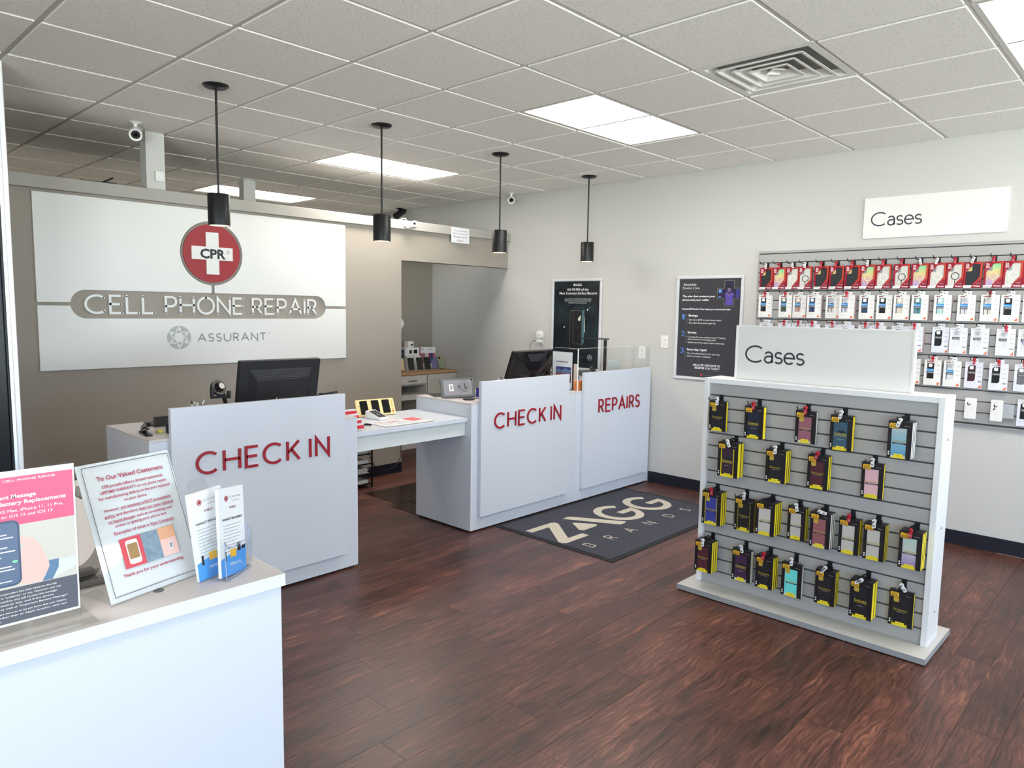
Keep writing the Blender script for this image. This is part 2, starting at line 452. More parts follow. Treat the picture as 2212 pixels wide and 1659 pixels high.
for i in range(2):  # side windows added out of view to brighten ceiling and counter sides
    y0, y1 = LW0 + 2.4 * i, LW0 + 2.4 * (i + 1)
    g = MB().box(LEFT - .065, LEFT - .055, y0, y1, .12, 2.62, PANEG).build('window_%d' % (i + 7))
    tag(g, 'added unseen side window pane for fill light, %s from the storefront' % ['first', 'second', 'third'][i], 'window', kind='structure')
    m_ = MB()
    for a in (y0, y1 - .05): m_.box(LEFT - .1, LEFT - .02, a, a + .05, .12, 2.62, ALU)
    m_.box(LEFT - .1, LEFT - .02, y0 + .05, y1 - .05, .12, .17, ALU).box(LEFT - .1, LEFT - .02, y0 + .05, y1 - .05, 2.57, 2.62, ALU)
    m_.build('window_frame', g)
    portal(y0 + .05, y1 - .05, .17, 2.57, LEFT - .15, True)
# baseboards
def cove(name, x0, x1, y0, y1, lab):
    dx = x1 - x0 > y1 - y0
    m_ = MB()
    if dx: m_.box(x0, x1, y1 - .006, y1, 0, .1, BASEB).box(x0, x1, y1 - .016, y1 - .006, 0, .006, BASEB)
    else: m_.box(x1 - .006, x1, y0, y1, 0, .1, BASEB).box(x1 - .016, x1 - .006, y0, y1, 0, .006, BASEB)
    tag(m_.build(name, bevel=.001), lab, 'baseboard', kind='structure')
cove('baseboard_right', XW - .02, XW, FRONT, 2.31, 'black vinyl baseboard along the white product wall')
cove('baseboard_back', LEFT, 1.54, YB - .02, YB, 'black vinyl baseboard along the grey wall')
cove('baseboard_rear', 1.54, XW, REAR - .02, REAR, 'black vinyl baseboard in the rear room')
# boxed posts on the half walls
c1 = MB().box(-.755, -.625, YB + .001, YB + .108, 2.433, CH - .004, WHITE).build('column_1')
tag(c1, 'white boxed post rising from the grey wall to the ceiling', 'post', kind='structure')
c2 = MB().box(.645, .77, 5.56, 5.66, 2.0, CH - .004, WHITE).build('column_2')
tag(c2, 'white boxed post in front of the far ceiling light', 'post', kind='structure')
# dark glazed partition at the picture's edge
DKG = M('dark_glass', (6, 8, 14), .25, spec=.25)
WALU = M('white_aluminium', (236, 238, 240), .3, metal=.1)
dp = MB().box(-2.75, -1.866, 3.205, 3.225, .06, CH - .01, DKG).build('window_6')
tag(dp, 'black glazed partition with pale aluminium edge at the picture edge', 'partition', kind='structure')
MB().box(-1.866, -1.856, 3.19, 3.24, 0, CH - .008, BLACKM).build('gasket', dp)
MB().box(-1.856, -1.842, 3.185, 3.245, 0, CH - .008, ALU).build('edge_strip', dp)
MB().box(-1.842, -1.816, 3.18, 3.25, 0, CH - .008, WALU).build('edge_post', dp, bevel=.004)

# ceiling: grid of tees with dropped-edge mineral tiles
def tile_mat():
    m = M('mineral_tile', (214, 211, 207), .85, bump=0)
    nt = m.node_tree; b = nt.nodes['Principled BSDF']; N = nt.nodes.new; Lk = nt.links.new
    t = N('ShaderNodeTexCoord'); v = N('ShaderNodeTexNoise'); v.inputs['Scale'].default_value = 150; v.inputs['Detail'].default_value = 3
    geo = N('ShaderNodeNewGeometry'); Lk(geo.outputs['Position'], v.inputs['Vector'])
    r = N('ShaderNodeValToRGB'); r.color_ramp.elements[0].position = .28; r.color_ramp.elements[1].position = .42
    r.color_ramp.elements[0].color = srgb(196, 193, 188); r.color_ramp.elements[1].color = srgb(240, 237, 233)
    Lk(v.outputs['Fac'], r.inputs[0]); Lk(r.outputs[0], b.inputs['Base Color'])
    bp = N('ShaderNodeBump'); bp.inputs['Strength'].default_value = .5; bp.inputs['Distance'].default_value = .003
    Lk(v.outputs['Fac'], bp.inputs['Height']); Lk(bp.outputs[0], b.inputs['Normal'])
    return m
TILE = tile_mat()
TEE = M('grid_tee', (206, 204, 200), .5)
ce = MB().box(LEFT, XW, FRONT, FAR, CH + .03, CH + .12, M('plenum_board', (150, 148, 145), .8)).build('ceiling')
tag(ce, 'suspended white tile ceiling with a metal grid', 'ceiling', kind='structure')
def pix(p):
    d = Vector(p) - CAM
    z = d.dot(fwd)
    return (1106 + 1556.66 * d.dot(r2) / z, 829.5 + 1556.66 * d.dot(d2) / z, z)
def tile_mesh(wx, wy):
    m_ = MB(); a, b = wx / 2 - .0135, wy / 2 - .0135
    m_.box(-a, a, -b, b, -.0075, .004, TILE)
    return m_.mesh('ceiling_tile', bevel=.0012)
TM = tile_mesh(T, T); TMW = None
LIGHTS = [(1, -6), (-7, -6), (1, -10), (-3, -10), (1, -2), (1, 2), (1, 6), (1, 10), (-7, -2), (-7, 2), (-7, 6), (-7, 10)]
skip = {(1, 0)}
for i, j in LIGHTS: skip |= {(i, j), (i + 1, j)}
random.seed(3)
for i in range(-10, 5):
    for j in range(-13, 15):
        if (i, j) in skip: continue
        x0, x1, y0, y1 = i * T, min((i + 1) * T, XW), j * T, (j + 1) * T
        ok = False
        for cx, cy in ((x0, y0), (x1, y0), (x0, y1), (x1, y1)):
            p = pix((cx, cy, CH))
            if p[2] > .1 and -420 < p[0] < 2650 and -420 < p[1] < 560: ok = True
        if not ok: continue
        me = TM
        if x1 - x0 < T - .01:
            if TMW is None: TMW = tile_mesh(x1 - x0, T)
            me = TMW
        o = put('ceiling_tile', me, ce, ((x0 + x1) / 2, (y0 + y1) / 2, CH + random.uniform(-.0012, .0006)))
# one tile by the product wall sits crooked, as in the photograph
for i in range(-9, 5):
    o = MB().box(-.012, .012, FRONT, FAR, 0, .002, TEE).box(-.001, .001, FRONT, FAR, .002, .03, TEE).build('main_tee', ce, loc=(i * T, 0, CH))
for j in range(-13, 16):
    o = MB().box(LEFT, XW, -.012, .012, .0003, .0023, TEE).box(LEFT, XW, -.001, .001, .0023, .03, TEE).build('cross_tee', ce, loc=(0, j * T, CH))
MB().box(XW - .02, XW, FRONT, FAR, -.001, .001, TEE).build('wall_angle', ce, loc=(0, 0, CH))

# recessed lights
LENS = bpy.data.materials.new('light_lens'); LENS.use_nodes = True
_b = LENS.node_tree.nodes['Principled BSDF']
_b.inputs['Base Color'].default_value = (.9, .9, .9, 1)
_b.inputs['Emission Color'].default_value = (1, .945, .87, 1); _b.inputs['Emission Strength'].default_value = TROFFER_STRENGTH
fm = MB()
hx, hy = T - .014, T / 2 - .014
for s in (-1, 1):
    fm.box(-hx, hx, s * hy - .012, s * hy + .012, -.004, .012, TEE)
    fm.box(s * hx - .012, s * hx + .012, -hy + .012, hy - .012, -.004, .012, TEE)
fmesh = fm.mesh('frame', bevel=.001)
lmesh = MB().box(-hx + .012, hx - .012, -hy + .012, hy - .012, .002, .006, LENS).mesh('diffuser')
LAB = {(1, -2): 'recessed ceiling light panel cut by the top corner of the picture',
       (1, 2): 'recessed ceiling light panel beside the square air vent',
       (1, 6): 'recessed ceiling light panel behind the second pendant lamp',
       (1, 10): 'recessed ceiling light panel partly behind the far white post'}
ORD_L = 'one two three four five six seven eight nine ten eleven twelve thirteen fourteen fifteen sixteen'.split()
for n, (i, j) in enumerate(LIGHTS):
    t = thing('ceiling_light', LAB.get((i, j), 'recessed ceiling light panel out of view, number %s' % (ORD_L[n])),
              'ceiling light', ((i + 1) * T, (j + .5) * T, CH), group='recessed ceiling light panels')
    put('frame', fmesh, t); put('diffuser', lmesh, t)
# ------------------------------------------------------------------ drawn lettering (geometric sans strokes)
def _S(): return arc(.5, .745, .46, .255, 30, 270, 14) + arc(.5, .255, .5, .255, 90, -150, 14)[1:]
GL = {
 'C': (.90, [arc(.56, .5, .56, .5, 48, 312, 22)]),
 'H': (.72, [[(0, 0), (0, 1)], [(1, 0), (1, 1)], [(0, .52), (1, .52)]]),
 'E': (.56, [[(1, 1), (0, 1), (0, 0), (1, 0)], [(0, .52), (.92, .52)]]),
 'K': (.62, [[(0, 0), (0, 1)], [(.96, 1), (.03, .42)], [(.30, .59), (1, 0)]]),
 'I': (.02, [[(0, 0), (0, 1)]]),
 'N': (.70, [[(0, 0), (0, 1), (1, 0), (1, 1)]]),
 'R': (.56, [[(0, 0), (0, 1), (.5, 1)] + arc(.5, .735, .42, .265, 90, -90, 10)[1:] + [(0, .47)], [(.45, .47), (1, 0)]]),
 'P': (.54, [[(0, 0), (0, 1), (.5, 1)] + arc(.5, .72, .5, .28, 90, -90, 10)[1:] + [(0, .44)]]),
 'A': (.80, [[(0, 0), (.5, 1), (1, 0)], [(.2, .34), (.8, .34)]]),
 'S': (.50, [_S()]),
 'L': (.56, [[(0, 1), (0, 0), (1, 0)]]),
 'O': (.88, [arc(.5, .5, .5, .5, 90, 450, 32)]),
 'U': (.70, [[(0, 1), (0, .38)] + arc(.5, .38, .5, .38, 180, 360, 14)[1:] + [(1, 1)]]),
 'T': (.62, [[(0, 1), (1, 1)], [(.5, 1), (.5, 0)]]),
 'B': (.56, [[(0, .5), (0, 1), (.5, 1)] + arc(.5, .76, .40, .24, 90, -90, 8)[1:] + [(0, .52)], [(0, .52), (.5, .52)] + arc(.5, .26, .5, .26, 90, -90, 8)[1:] + [(0, 0), (0, .52)]]),
 'D': (.70, [[(0, 0), (0, 1), (.4, 1)] + arc(.4, .5, .6, .5, 90, -90, 14)[1:] + [(0, 0)]]),
 'a': (.42, [arc(.46, .43, .47, .23, 150, 0, 10) + [(.93, .0)], [(.93, .40), (.55, .40)] + arc(.45, .20, .45, .20, 90, 330, 12)[1:] + [(.93, .16)]]),
 's': (.36, [[(x, y * .66) for x, y in _S()]]),
 'e': (.50, [[(0.03, .35)] + [(1, .35)] + arc(.5, .33, .5, .33, 4, 316, 22)[1:]]),
}
def letters(parent, X, s, x0, x1, y0, h, wd, mat, z0=0, z1=None, rnd=False, gap=.2, space=.34):
    for k, (ch, cx, wdt, kk) in enumerate(word(None, s, x0, x1, y0, h, wd, mat, gap=gap, space=space)):
        m_ = MB(); m_.X = X
        for pl in GL[ch][1]:
            m_.stroke([(x0 + wd / 2 + (cx + p[0] * wdt) * kk, y0 + wd / 2 + p[1] * (h - wd)) for p in pl], wd, mat, z0, z1, rnd)
        m_.build('letter', parent)
def word(mb, s, x0, x1, y0, h, wd, mat, z0=0, z1=None, rnd=False, gap=.2, space=.34, track=None):
    adv = []; x = 0
    for ch in s:
        if ch == ' ': x += (space - gap) * h; continue
        wdt = GL[ch][0] * h
        adv.append((ch, x, wdt)); x += max(wdt, 0) + gap * h
    tot = x - gap * h
    k = (x1 - x0 - wd) / tot
    if mb is None: return [a + (k,) for a in adv]
    for ch, cx, wdt in adv:
        for pl in GL[ch][1]:
            pts = [(x0 + wd / 2 + (cx + p[0] * wdt) * k, y0 + wd / 2 + p[1] * (h - wd)) for p in pl]
            mb.stroke(pts, wd, mat, z0, z1, rnd)
    return mb

# ------------------------------------------------------------------ counters
TOE = M('grey_toe_kick', (120, 124, 122), .4, metal=.3)
def counter_unit(name, label, x0, x1, px0, px1, words):
    t = thing(name, label, 'counter', ((x0 + x1) / 2, 2.31, 0))
    cx = (x0 + x1) / 2
    a, b = x0 - cx, x1 - cx
    MB().box(a + .03, b - .03, .03, .60, 0, .012, TOE).build('toe_kick', t)
    m_ = MB()
    m_.box(a, a + .019, 0, .615, .012, .93, LAM).box(b - .019, b, 0, .615, .012, .93, LAM)
    m_.box(a + .019, b - .019, 0, .019, .012, .93, LAM).box(a + .019, b - .019, .02, .6, .012, .05, LAM)
    m_.build('cabinet_body', t, bevel=.0012)
    MB().box(a, b, 0, .615, .93, .942, LAM_TOP).build('counter_top', t, bevel=.0012)
    MB().box(a + .019, b - .019, .15, .6, .45, .468, LAM).build('inner_shelf', t)
    p = MB().box(px0 - cx, px1 - cx, -.03, -.0005, .11, 1.094, LAM).build('front_panel', t, bevel=.001)
    for w_, wx0, wx1, st in words:
        letters(p, at(0, -.0305, 0, F_BACK), w_, wx0 - cx, wx1 - cx, .738, .121, st, RED, 0, .007, gap=.31, space=.60)
    return t
counter_unit('service_counter', 'white check-in counter with a red lettered panel, standing alone by the grey wall', -1.482, -.271, -1.387, -.376, [('CHECK IN', -1.272, -.488, .0145)])
counter_unit('service_counter', 'white check-in counter with raised red letters at the narrow desk end', .686, 1.867, .757, 1.748, [('CHECK IN', .885, 1.645, .0135)])
counter_unit('service_counter', 'white repairs counter with red letters standing against the white wall', 1.868, 2.995, 1.948, 2.945, [('REPAIRS', 2.143, 2.77, .0145)])

# bridge desk between the two check-in counters
t = thing('bridge_desk', 'low white desk spanning between the two check-in counters', 'desk', (.2, 2.62, 0))
MB().box(-.471, .486, -.272, .298, .807, .838, LAM).build('desk_top', t, bevel=.0015)
MB().box(-.471, .486, -.245, -.227, .706, .807, M('apron_grey_white', (206, 212, 212), .4)).build('apron', t, bevel=.001)
for x in (-.4, -.06, .28): MB().cyl((x, -.2452, .795), (x, -.2465, .795), .003, STEEL, 8).build('screw', t)
MB().box(-.471, .486, .28, .298, .706, .807, LAM).build('rear_rail', t)

# front counter in the corner of the picture
t = thing('display_counter', 'white counter with cream top holding printed notices in the corner', 'counter', (-2.6, .36, 0))
MB().box(-.7, .630, -.215, 1.07, .0, .961, LAM).build('counter_body', t, bevel=.001)
MB().box(-.7, .632, -.227, 1.085, .961, .99, LAM_TOP).build('counter_top', t)
MB().box(-.7, .6335, -.2285, -.227, .961, .99, EDGE).box(.632, .6335, -.227, 1.085, .961, .99, EDGE).build('edge_band', t)

# ------------------------------------------------------------------ big wall sign
t = thing('wall_sign', 'large white logo sign with red cross disc and cut-out lettering', 'sign', (0, YB, 0))
SX0, SX1, SZ0, SZ1 = -1.477, .903, 1.150, 2.327
PX0, PX1, PZ0, PZ1 = -1.284, .697, 1.500, 1.697      # pill-shaped opening
CX, CZ, CR = -.299, 2.000, .243
pr = (PZ1 - PZ0) / 2; pc = (PZ0 + PZ1) / 2
g = .0115; sw = .012
up = [(SX0, pc + g), (PX0 + pr - math.sqrt(pr * pr - g * g), pc + g)]
a0 = 180 - math.degrees(math.asin(g / pr))
up += arc(PX0 + pr, pc, pr, pr, a0, 90, 10)[1:]
up += [(CX - sw, PZ1)]
a_s = math.degrees(math.asin(sw / CR))
up += arc(CX, CZ, CR, CR, 270 - a_s, -90 + a_s, 56)
up += [(CX + sw, PZ1)]
up += arc(PX1 - pr, pc, pr, pr, 90, math.degrees(math.asin(g / pr)), 10)
up += [(SX1, pc + g), (SX1, SZ1), (SX0, SZ1)]
lo = [(SX0, SZ0), (SX1, SZ0), (SX1, pc - g)]
lo += arc(PX1 - pr, pc, pr, pr, -math.degrees(math.asin(g / pr)), -90, 10)
lo += arc(PX0 + pr, pc, pr, pr, 270, 180 + math.degrees(math.asin(g / pr)), 10)
lo += [(SX0, pc - g)]
m_ = MB(); m_.X = at(0, 0, 0, F_BACK); m_.prism(up, 0, .016, SIGNW); m_.build('upper_panel', t)
m_ = MB(); m_.X = at(0, 0, 0, F_BACK); m_.prism(lo, 0, .016, SIGNW); m_.build('lower_panel', t)
SGREY = M('sign_grey', (136, 131, 122), .55)
m_ = MB(); m_.X = at(0, 0, 0, F_BACK)
m_.prism(arc(CX, CZ, .236, .236, 0, 360, 56)[:-1], 0, .010, SGREY); m_.prism([(CX - sw + .001, PZ1 - .01), (CX + sw - .001, PZ1 - .01), (CX + sw - .001, CZ - .2), (CX - sw + .001, CZ - .2)], 0, .004, SGREY)
m_.build('disc_rim', t)
m_ = MB(); m_.X = at(0, 0, 0, F_BACK); m_.prism(arc(CX, CZ, .222, .222, 0, 360, 56)[:-1], .010, .018, DKRED); d_ = m_.build('red_disc', t)
cw, cl = .0495, .160
cross = [(-cw, -cl), (cw, -cl), (cw, -cw), (cl, -cw), (cl, cw), (cw, cw), (cw, cl), (-cw, cl), (-cw, cw), (-cl, cw), (-cl, -cw), (-cw, -cw)]
m_ = MB(); m_.X = at(0, 0, 0, F_BACK); m_.prism([(CX + x, CZ + y) for x, y in cross], .018, .024, SIGNW); m_.build('white_cross', d_)
m_ = MB(); m_.X = at(0, 0, 0, F_BACK)
m_.text('CPR', -.396, 1.963, .072, PRINTK, .0245, width=.200, bold=.035)
m_.ring(-.176, 2.017, .0115, .0135, .0245, PRINTK, 18); m_.text('R', -.182, 2.010, .013, PRINTK, .0245)
m_.build('emblem_lettering', d_)
letters(t, at(0, 0, 0, F_BACK), 'CELL PHONE REPAIR', -1.199, .612, 1.530, .138, .0165, SIGNW, .001, .014, True, gap=.23, space=.60)
m_ = MB(); m_.X = at(0, 0, 0, F_BACK)
PALE = M('sign_pale_print', (226, 226, 222), .45); SILV = M('sign_silver_print', (176, 180, 178), .4); SILD = M('sign_grey_print', (150, 152, 152), .4)
m_.text('by', -.788, 1.335, .058, PALE, .0165, width=.083)
lx, lz, lr = -.568, 1.358, .089
def seg(cx, cy, ang, pts): 
    a = math.radians(ang)
    return [(cx + x * math.cos(a) - y * math.sin(a), cy + x * math.sin(a) + y * math.cos(a)) for x, y in pts]
m_.disc(lx, lz, lr, .0165, SILV, 40)
def rot2(x, y_, an): 
    an = math.radians(an); return (lx + x * math.cos(an) - y_ * math.sin(an), lz + x * math.sin(an) + y_ * math.cos(an))
hexr = .040
m_.poly([rot2(hexr, 0, 60 * k + 10) for k in range(6)], .0168, SIGNW)
for k in range(6):      # bands of the aperture separated by white gaps
    an = 60 * k + 10
    m_.stroke([rot2(hexr, 0, an), rot2(hexr * .5 - .066 * .5, hexr * .866 + .066 * .866 * 0 + .0, an), ][:1] + [rot2(hexr * 1.0 + .010, -.017, an), rot2(.066, -.066, an)], .007, SIGNW, .0169)
    m_.poly([rot2(hexr + .004, .004, an), rot2(hexr + .034, .012, an), rot2(hexr + .016, .030, an)], .0169, SIGNW)
word(m_, 'ASSURANT', -.432, .133, 1.320, .068, .0105, SILD, .0165, gap=.32)
m_.ring(.155, 1.382, .006, .008, .0165, SILD, 14)
m_.build('printed_line', t)

# ------------------------------------------------------------------ pendants
BULB = bpy.data.materials.new('warm_lamp'); BULB.use_nodes = True
_b = BULB.node_tree.nodes['Principled BSDF']; _b.inputs['Emission Color'].default_value = (1, .62, .36, 1); _b.inputs['Emission Strength'].default_value = 9
INSH = M('pendant_inner', (235, 225, 210), .4)
pend = None
names = ['black cylinder pendant lamp hanging in front of the red cross disc', 'black cylinder pendant lamp hanging above the bridge desk',
         'black cylinder pendant lamp in front of the doorway header', 'black cylinder pendant lamp hanging nearest the white wall']
for n, (x, y_) in enumerate(((-.902, 2.745), (.240, 2.75), (1.403, 2.76), (2.607, 2.80))):
    if pend is None:
        pend = t = thing('pendant_lamp', names[0], 'pendant lamp', (x, y_, 2.06), group='black cylinder pendant lamps')
        MB().lathe([(0, .787), (.066, .787), (.070, .780), (.070, .772), (.058, .762), (.012, .757), (0, .757)], BLACKM, n=32).build('ceiling_canopy', t, smooth=40)
        MB().cyl((0, 0, .176), (0, 0, .760), .0065, BLACKM, 12).build('rod', t, smooth=40)
        MB().lathe([(0, .178), (.058, .178), (.060, .175), (.060, .0), (.0565, .0), (.055, .03), (.055, .165), (0, .165)], BLACKM, n=40).build('shade', t, smooth=40)
        MB().lathe([(.0548, .002), (.0548, .05), (.03, .1), (0, .1)], INSH, n=24).build('reflector', t, smooth=40)
        MB().lathe([(0, .012), (.034, .014), (.037, .03), (.03, .06), (0, .07)], BULB, n=20).build('bulb', t, smooth=40)
    else:
        t = copy_tree(pend); t.location = (x, y_, 2.06); t['label'] = names[n]

# ------------------------------------------------------------------ air vent
VENTM = M('vent_enamel', (226, 225, 222), .45); DUCT = M('duct_grey', (120, 122, 126), .5, metal=.3); HOLE = M('dark_duct', (14, 15, 22), .8)
t = thing('air_vent', 'square ceiling air vent with nested louvre cones', 'vent', (1.5 * T, .5 * T, CH))
h = T / 2
m_ = MB()
for s in (-1, 1):
    m_.box(-h + .004, h - .004, s * (h - .022) - .018, s * (h - .022) + .018, -.004, .004, VENTM)
    m_.box(s * (h - .022) - .018, s * (h - .022) + .018, -h + .04, h - .04, -.004, .004, VENTM)
m_.build('outer_frame', t, bevel=.001)
def sqcone(r0, z0, r1, z1, th=.002):
    q = [(-1, -1), (1, -1), (1, 1), (-1, 1)]
    m_ = MB()
    vs = [(x * r0, y * r0, z0) for x, y in q] + [(x * r1, y * r1, z1) for x, y in q] + [(x * (r0 - th), y * (r0 - th), z0 + .006) for x, y in q] + [(x * (r1 - th), y * (r1 - th), z1) for x, y in q]
    fs = []
    for i in range(4):
        j = (i + 1) % 4
        fs += [(i, j, 4 + j, 4 + i), (8 + j, 8 + i, 12 + i, 12 + j), (i, 8 + i, 8 + j, j)]
    return m_.add(vs, fs, VENTM)
sqcone(h - .04, .0, h - .10, .125).build('back_pan', t)
for r0, r1, z1 in ((.222, .172, .022), (.160, .112, .020), (.100, .056, .018)):
    c = sqcone(r0, -.010, r1, z1)
    for s in (-1, 1):
        c.box(-r0, r0, s * r0 - .007, s * r0 + .007, -.0115, -.0095, VENTM); c.box(s * r0 - .007, s * r0 + .007, -r0, r0, -.0115, -.0095, VENTM)
    c.build('louvre_cone', t)
MB().lathe([(.052, -.004), (.048, .004), (.03, .016), (0, .018)], VENTM, n=4).build('centre_plate', t)
MB().cyl((0, 0, .115), (0, 0, .16), .125, DUCT, 28, caps=False).build('duct_collar', t, smooth=40)
MB().disc(0, 0, .124, .14, HOLE).build('duct_hole', t)
MB().box(-.012, .012, -.2, .2, .085, .089, STEEL).build('support_bar', t)

# ------------------------------------------------------------------ mat
MATF = M('charcoal_mat', (62, 63, 74), .95, noise=.28, nscale=420, bump=.6, bscale=600)
RUB = M('black_rubber', (24, 24, 28), .7)
CREAM = M('mat_cream', (196, 188, 172), .9, noise=.1, nscale=260, bump=.3, bscale=500)
t = thing('floor_mat', 'charcoal floor mat with cream block letters before the counters', 'mat', (1.7, 1.77, 0))
MB().box(-.775, .91, -.538, .532, .0004, .004, RUB).build('rubber_edge', t, bevel=.0015)
MB().box(-.74, .875, -.503, .497, .004, .0075, MATF).build('carpet', t, bevel=.001)
z = .0079
MB().poly([(-.700, .285), (-.700, .223), (-.512, .223), (-.722, -.045), (-.724, -.080), (-.700, -.100), (-.445, -.100), (-.445, -.036), (-.606, -.036), (-.392, .232), (-.390, .266), (-.412, .285)], z, CREAM).build('letter', t)
MB().poly([(-.312, .160), (-.325, .137), (-.400, .026), (-.385, -.003), (-.226, -.003), (-.198, .016), (-.199, .040), (-.283, .160), (-.297, .168)], z, CREAM).poly([(-.272, .290), (-.200, .298), (-.172, .272), (.028, -.088), (-.004, -.106), (-.068, -.106)], z, CREAM).build('letter', t)
for ox in (0, .408):
    m_ = MB().stroke(arc(.187 + ox, .090, .163, .172, 42, 358, 36), .066, CREAM, z)
    m_.rect(.187 + ox, .384 + ox, .048, .110, z + .0001, CREAM); m_.build('letter', t)
for ch, a, b in (('B', -.645, -.588), ('R', -.405, -.343), ('A', -.172, -.085), ('N', .090, .165), ('D', .372, .446), ('S', .628, .686)):
    letters(t, None, ch, a, b, -.282, .094, .010, CREAM, z)
MB().ring(.77, .30, .008, .011, z, M('mat_light_grey', (130, 130, 138), .9), 14).build('trademark_ring', t)

# ------------------------------------------------------------------ framed posters
DKP = M('poster_charcoal', (58, 58, 64), .35, noise=.04, nscale=5); DKB = M('poster_midnight', (24, 32, 40), .3)
BLUP = M('print_blue', (84, 132, 214), .45); REDP = M('print_red', (214, 52, 66), .45)
FRAMEM = M('satin_frame', (218, 219, 221), .35, metal=.12)
def poster(name, label, yc, zc, w_, h_):
    t = thing(name, label, 'poster', (XW, yc, zc), F_WALL)
    fw = .026
    for nm, (a, b, c, d) in (('frame_rail', (-w_ / 2, w_ / 2, h_ / 2 - fw, h_ / 2)), ('frame_rail', (-w_ / 2, w_ / 2, -h_ / 2, -h_ / 2 + fw)),
                             ('frame_rail', (-w_ / 2, -w_ / 2 + fw, -h_ / 2 + fw, h_ / 2 - fw)), ('frame_rail', (w_ / 2 - fw, w_ / 2, -h_ / 2 + fw, h_ / 2 - fw))):
        MB().box(a, b, c, d, 0, .020, FRAMEM).build(nm, t, bevel=.006, seg=2, smooth=50)
    return t, fw
t, fw = poster('poster_frame', 'framed charcoal poster of three numbered service benefits and a cross photo', 1.752, 1.468, .642, .922)
m_ = MB().box(-.295, .295, -.435, .435, .001, .009, DKP)
z = .0095
TXT2 = [('Assurant', -0.2575, 0.3753, 0.1301, 0.0238, 0), ('Device Care', -0.2594, 0.3432, 0.1645, 0.0239, -.006), ('The plan that protects your', -0.2597, 0.2739, 0.3180, 0.0179, .02),
 ('phone and your wallet', -0.2596, 0.2416, 0.2602, 0.0179, .02), ('Assurant\u00ae Device Care keeps you connected with:', -0.2614, 0.1619, 0.4689, 0.0156, .02),
 ('Savings', -0.1924, 0.1032, 0.0910, 0.0197, .02), ('\u2022 Save up to $370 on your phone repair\u00b9', -0.1995, 0.0672, 0.3310, 0.0143, 0), ('\u2022 Get a $39 discounted repair fee', -0.2002, 0.0391, 0.2732, 0.0143, 0),
 ('Service', -0.1942, -0.0482, 0.0867, 0.0198, .02), ('\u2022 Coverage for your cracked screen,\u2122 battery,\u00b9', -0.2026, -0.0857, 0.3822, 0.0144, 0), ('device buttons and charging port', -0.1915, -0.1063, 0.2748, 0.0144, 0),
 ('\u2022 Quality care from expert repair technicians', -0.2017, -0.1338, 0.3682, 0.0144, 0), ('Same-day repair', -0.1959, -0.1998, 0.2004, 0.0198, .02),
 ('\u2022 Get your phone back on the same day', -0.2026, -0.2315, 0.3283, 0.0145, 0), ('(when and where available)', -0.1933, -0.2570, 0.2282, 0.0144, 0),
 ('ASK A CPR ASSOCIATE TO', -0.1305, -0.3344, 0.2650, 0.0180, .02), ('REGISTER YOU TODAY!', -0.1106, -0.3601, 0.2382, 0.0180, .02)]
for s, x, y_, w_, h_, bd in TXT2: m_.text(s, x, y_, h_, PRINTW, z, width=w_, bold=bd)
for s, x, y_, w_ in (('1', -.254, .075, .022), ('2', -.2587, -.0758, .034), ('3', -.2629, -.2263, .035)):
    m_.text(s, x, y_, .050, BLUP, z, width=w_)
for ya, yb in ((.127, .010), (-.023, -.140), (-.174, -.285)): m_.rect(-.2145, -.2130, yb, ya, z, PRINTG)
m_.rect(-.26, -.094, .3198, .3212, z, PRINTG)
m_.rect(.07, .13, -.318, -.3168, z, PRINTG); m_.rect(.07, .13, -.372, -.3708, z, PRINTG)
m_.poly([(-.055, -.412), (-.043, -.424), (-.031, -.412), (-.043, -.400)], z, REDP); m_.text('The phone repair experts', -.026, -.415, .006, PRINTG, z, width=.09)
def crs(k, z_, mat):
    cx, cy, a, b = .188, .306, .046 - k, .112 - k
    m_.poly([(cx - a, cy - b), (cx + a, cy - b), (cx + a, cy - a + .0), (cx + b, cy - a), (cx + b, cy + a), (cx + a, cy + a), (cx + a, cy + b), (cx - a, cy + b), (cx - a, cy + a), (cx - b, cy + a), (cx - b, cy - a), (cx - a, cy - a)], z_, mat)
GOLDL = M('print_pale_gold', (150, 148, 120), .5)
crs(0, z, GOLDL); crs(.002, z + .0002, DKP); crs(.009, z + .0004, M('print_navy', (34, 32, 66), .5))
PUR = M('print_violet', (88, 72, 158), .5); CY = M('print_sky', (96, 150, 214), .5); SKN = M('print_dim_skin', (120, 96, 130), .5)
m_.poly([(.150, .206), (.226, .206), (.222, .27), (.236, .30), (.214, .318), (.19, .30), (.166, .322), (.148, .295), (.160, .262)], z + .0006, PUR)
m_.poly(arc(.188, .338, .017, .022, 0, 360, 14)[:-1], z + .0007, SKN); m_.poly([(.166, .352), (.21, .352), (.206, .37), (.19, .382), (.172, .372)], z + .0008, M('print_dark_hair', (30, 24, 44), .5))
m_.rect(.090, .118, .312, .340, z + .0006, CY); m_.rect(.092, .112, .272, .282, z + .0006, CY); m_.rect(.25, .285, .27, .34, z + .0006, M('print_indigo', (54, 56, 128), .5))
m_.stroke([(.16, .31), (.19, .29), (.215, .31)], .010, SKN, z + .0009)
m_.build('printed_sheet', t)

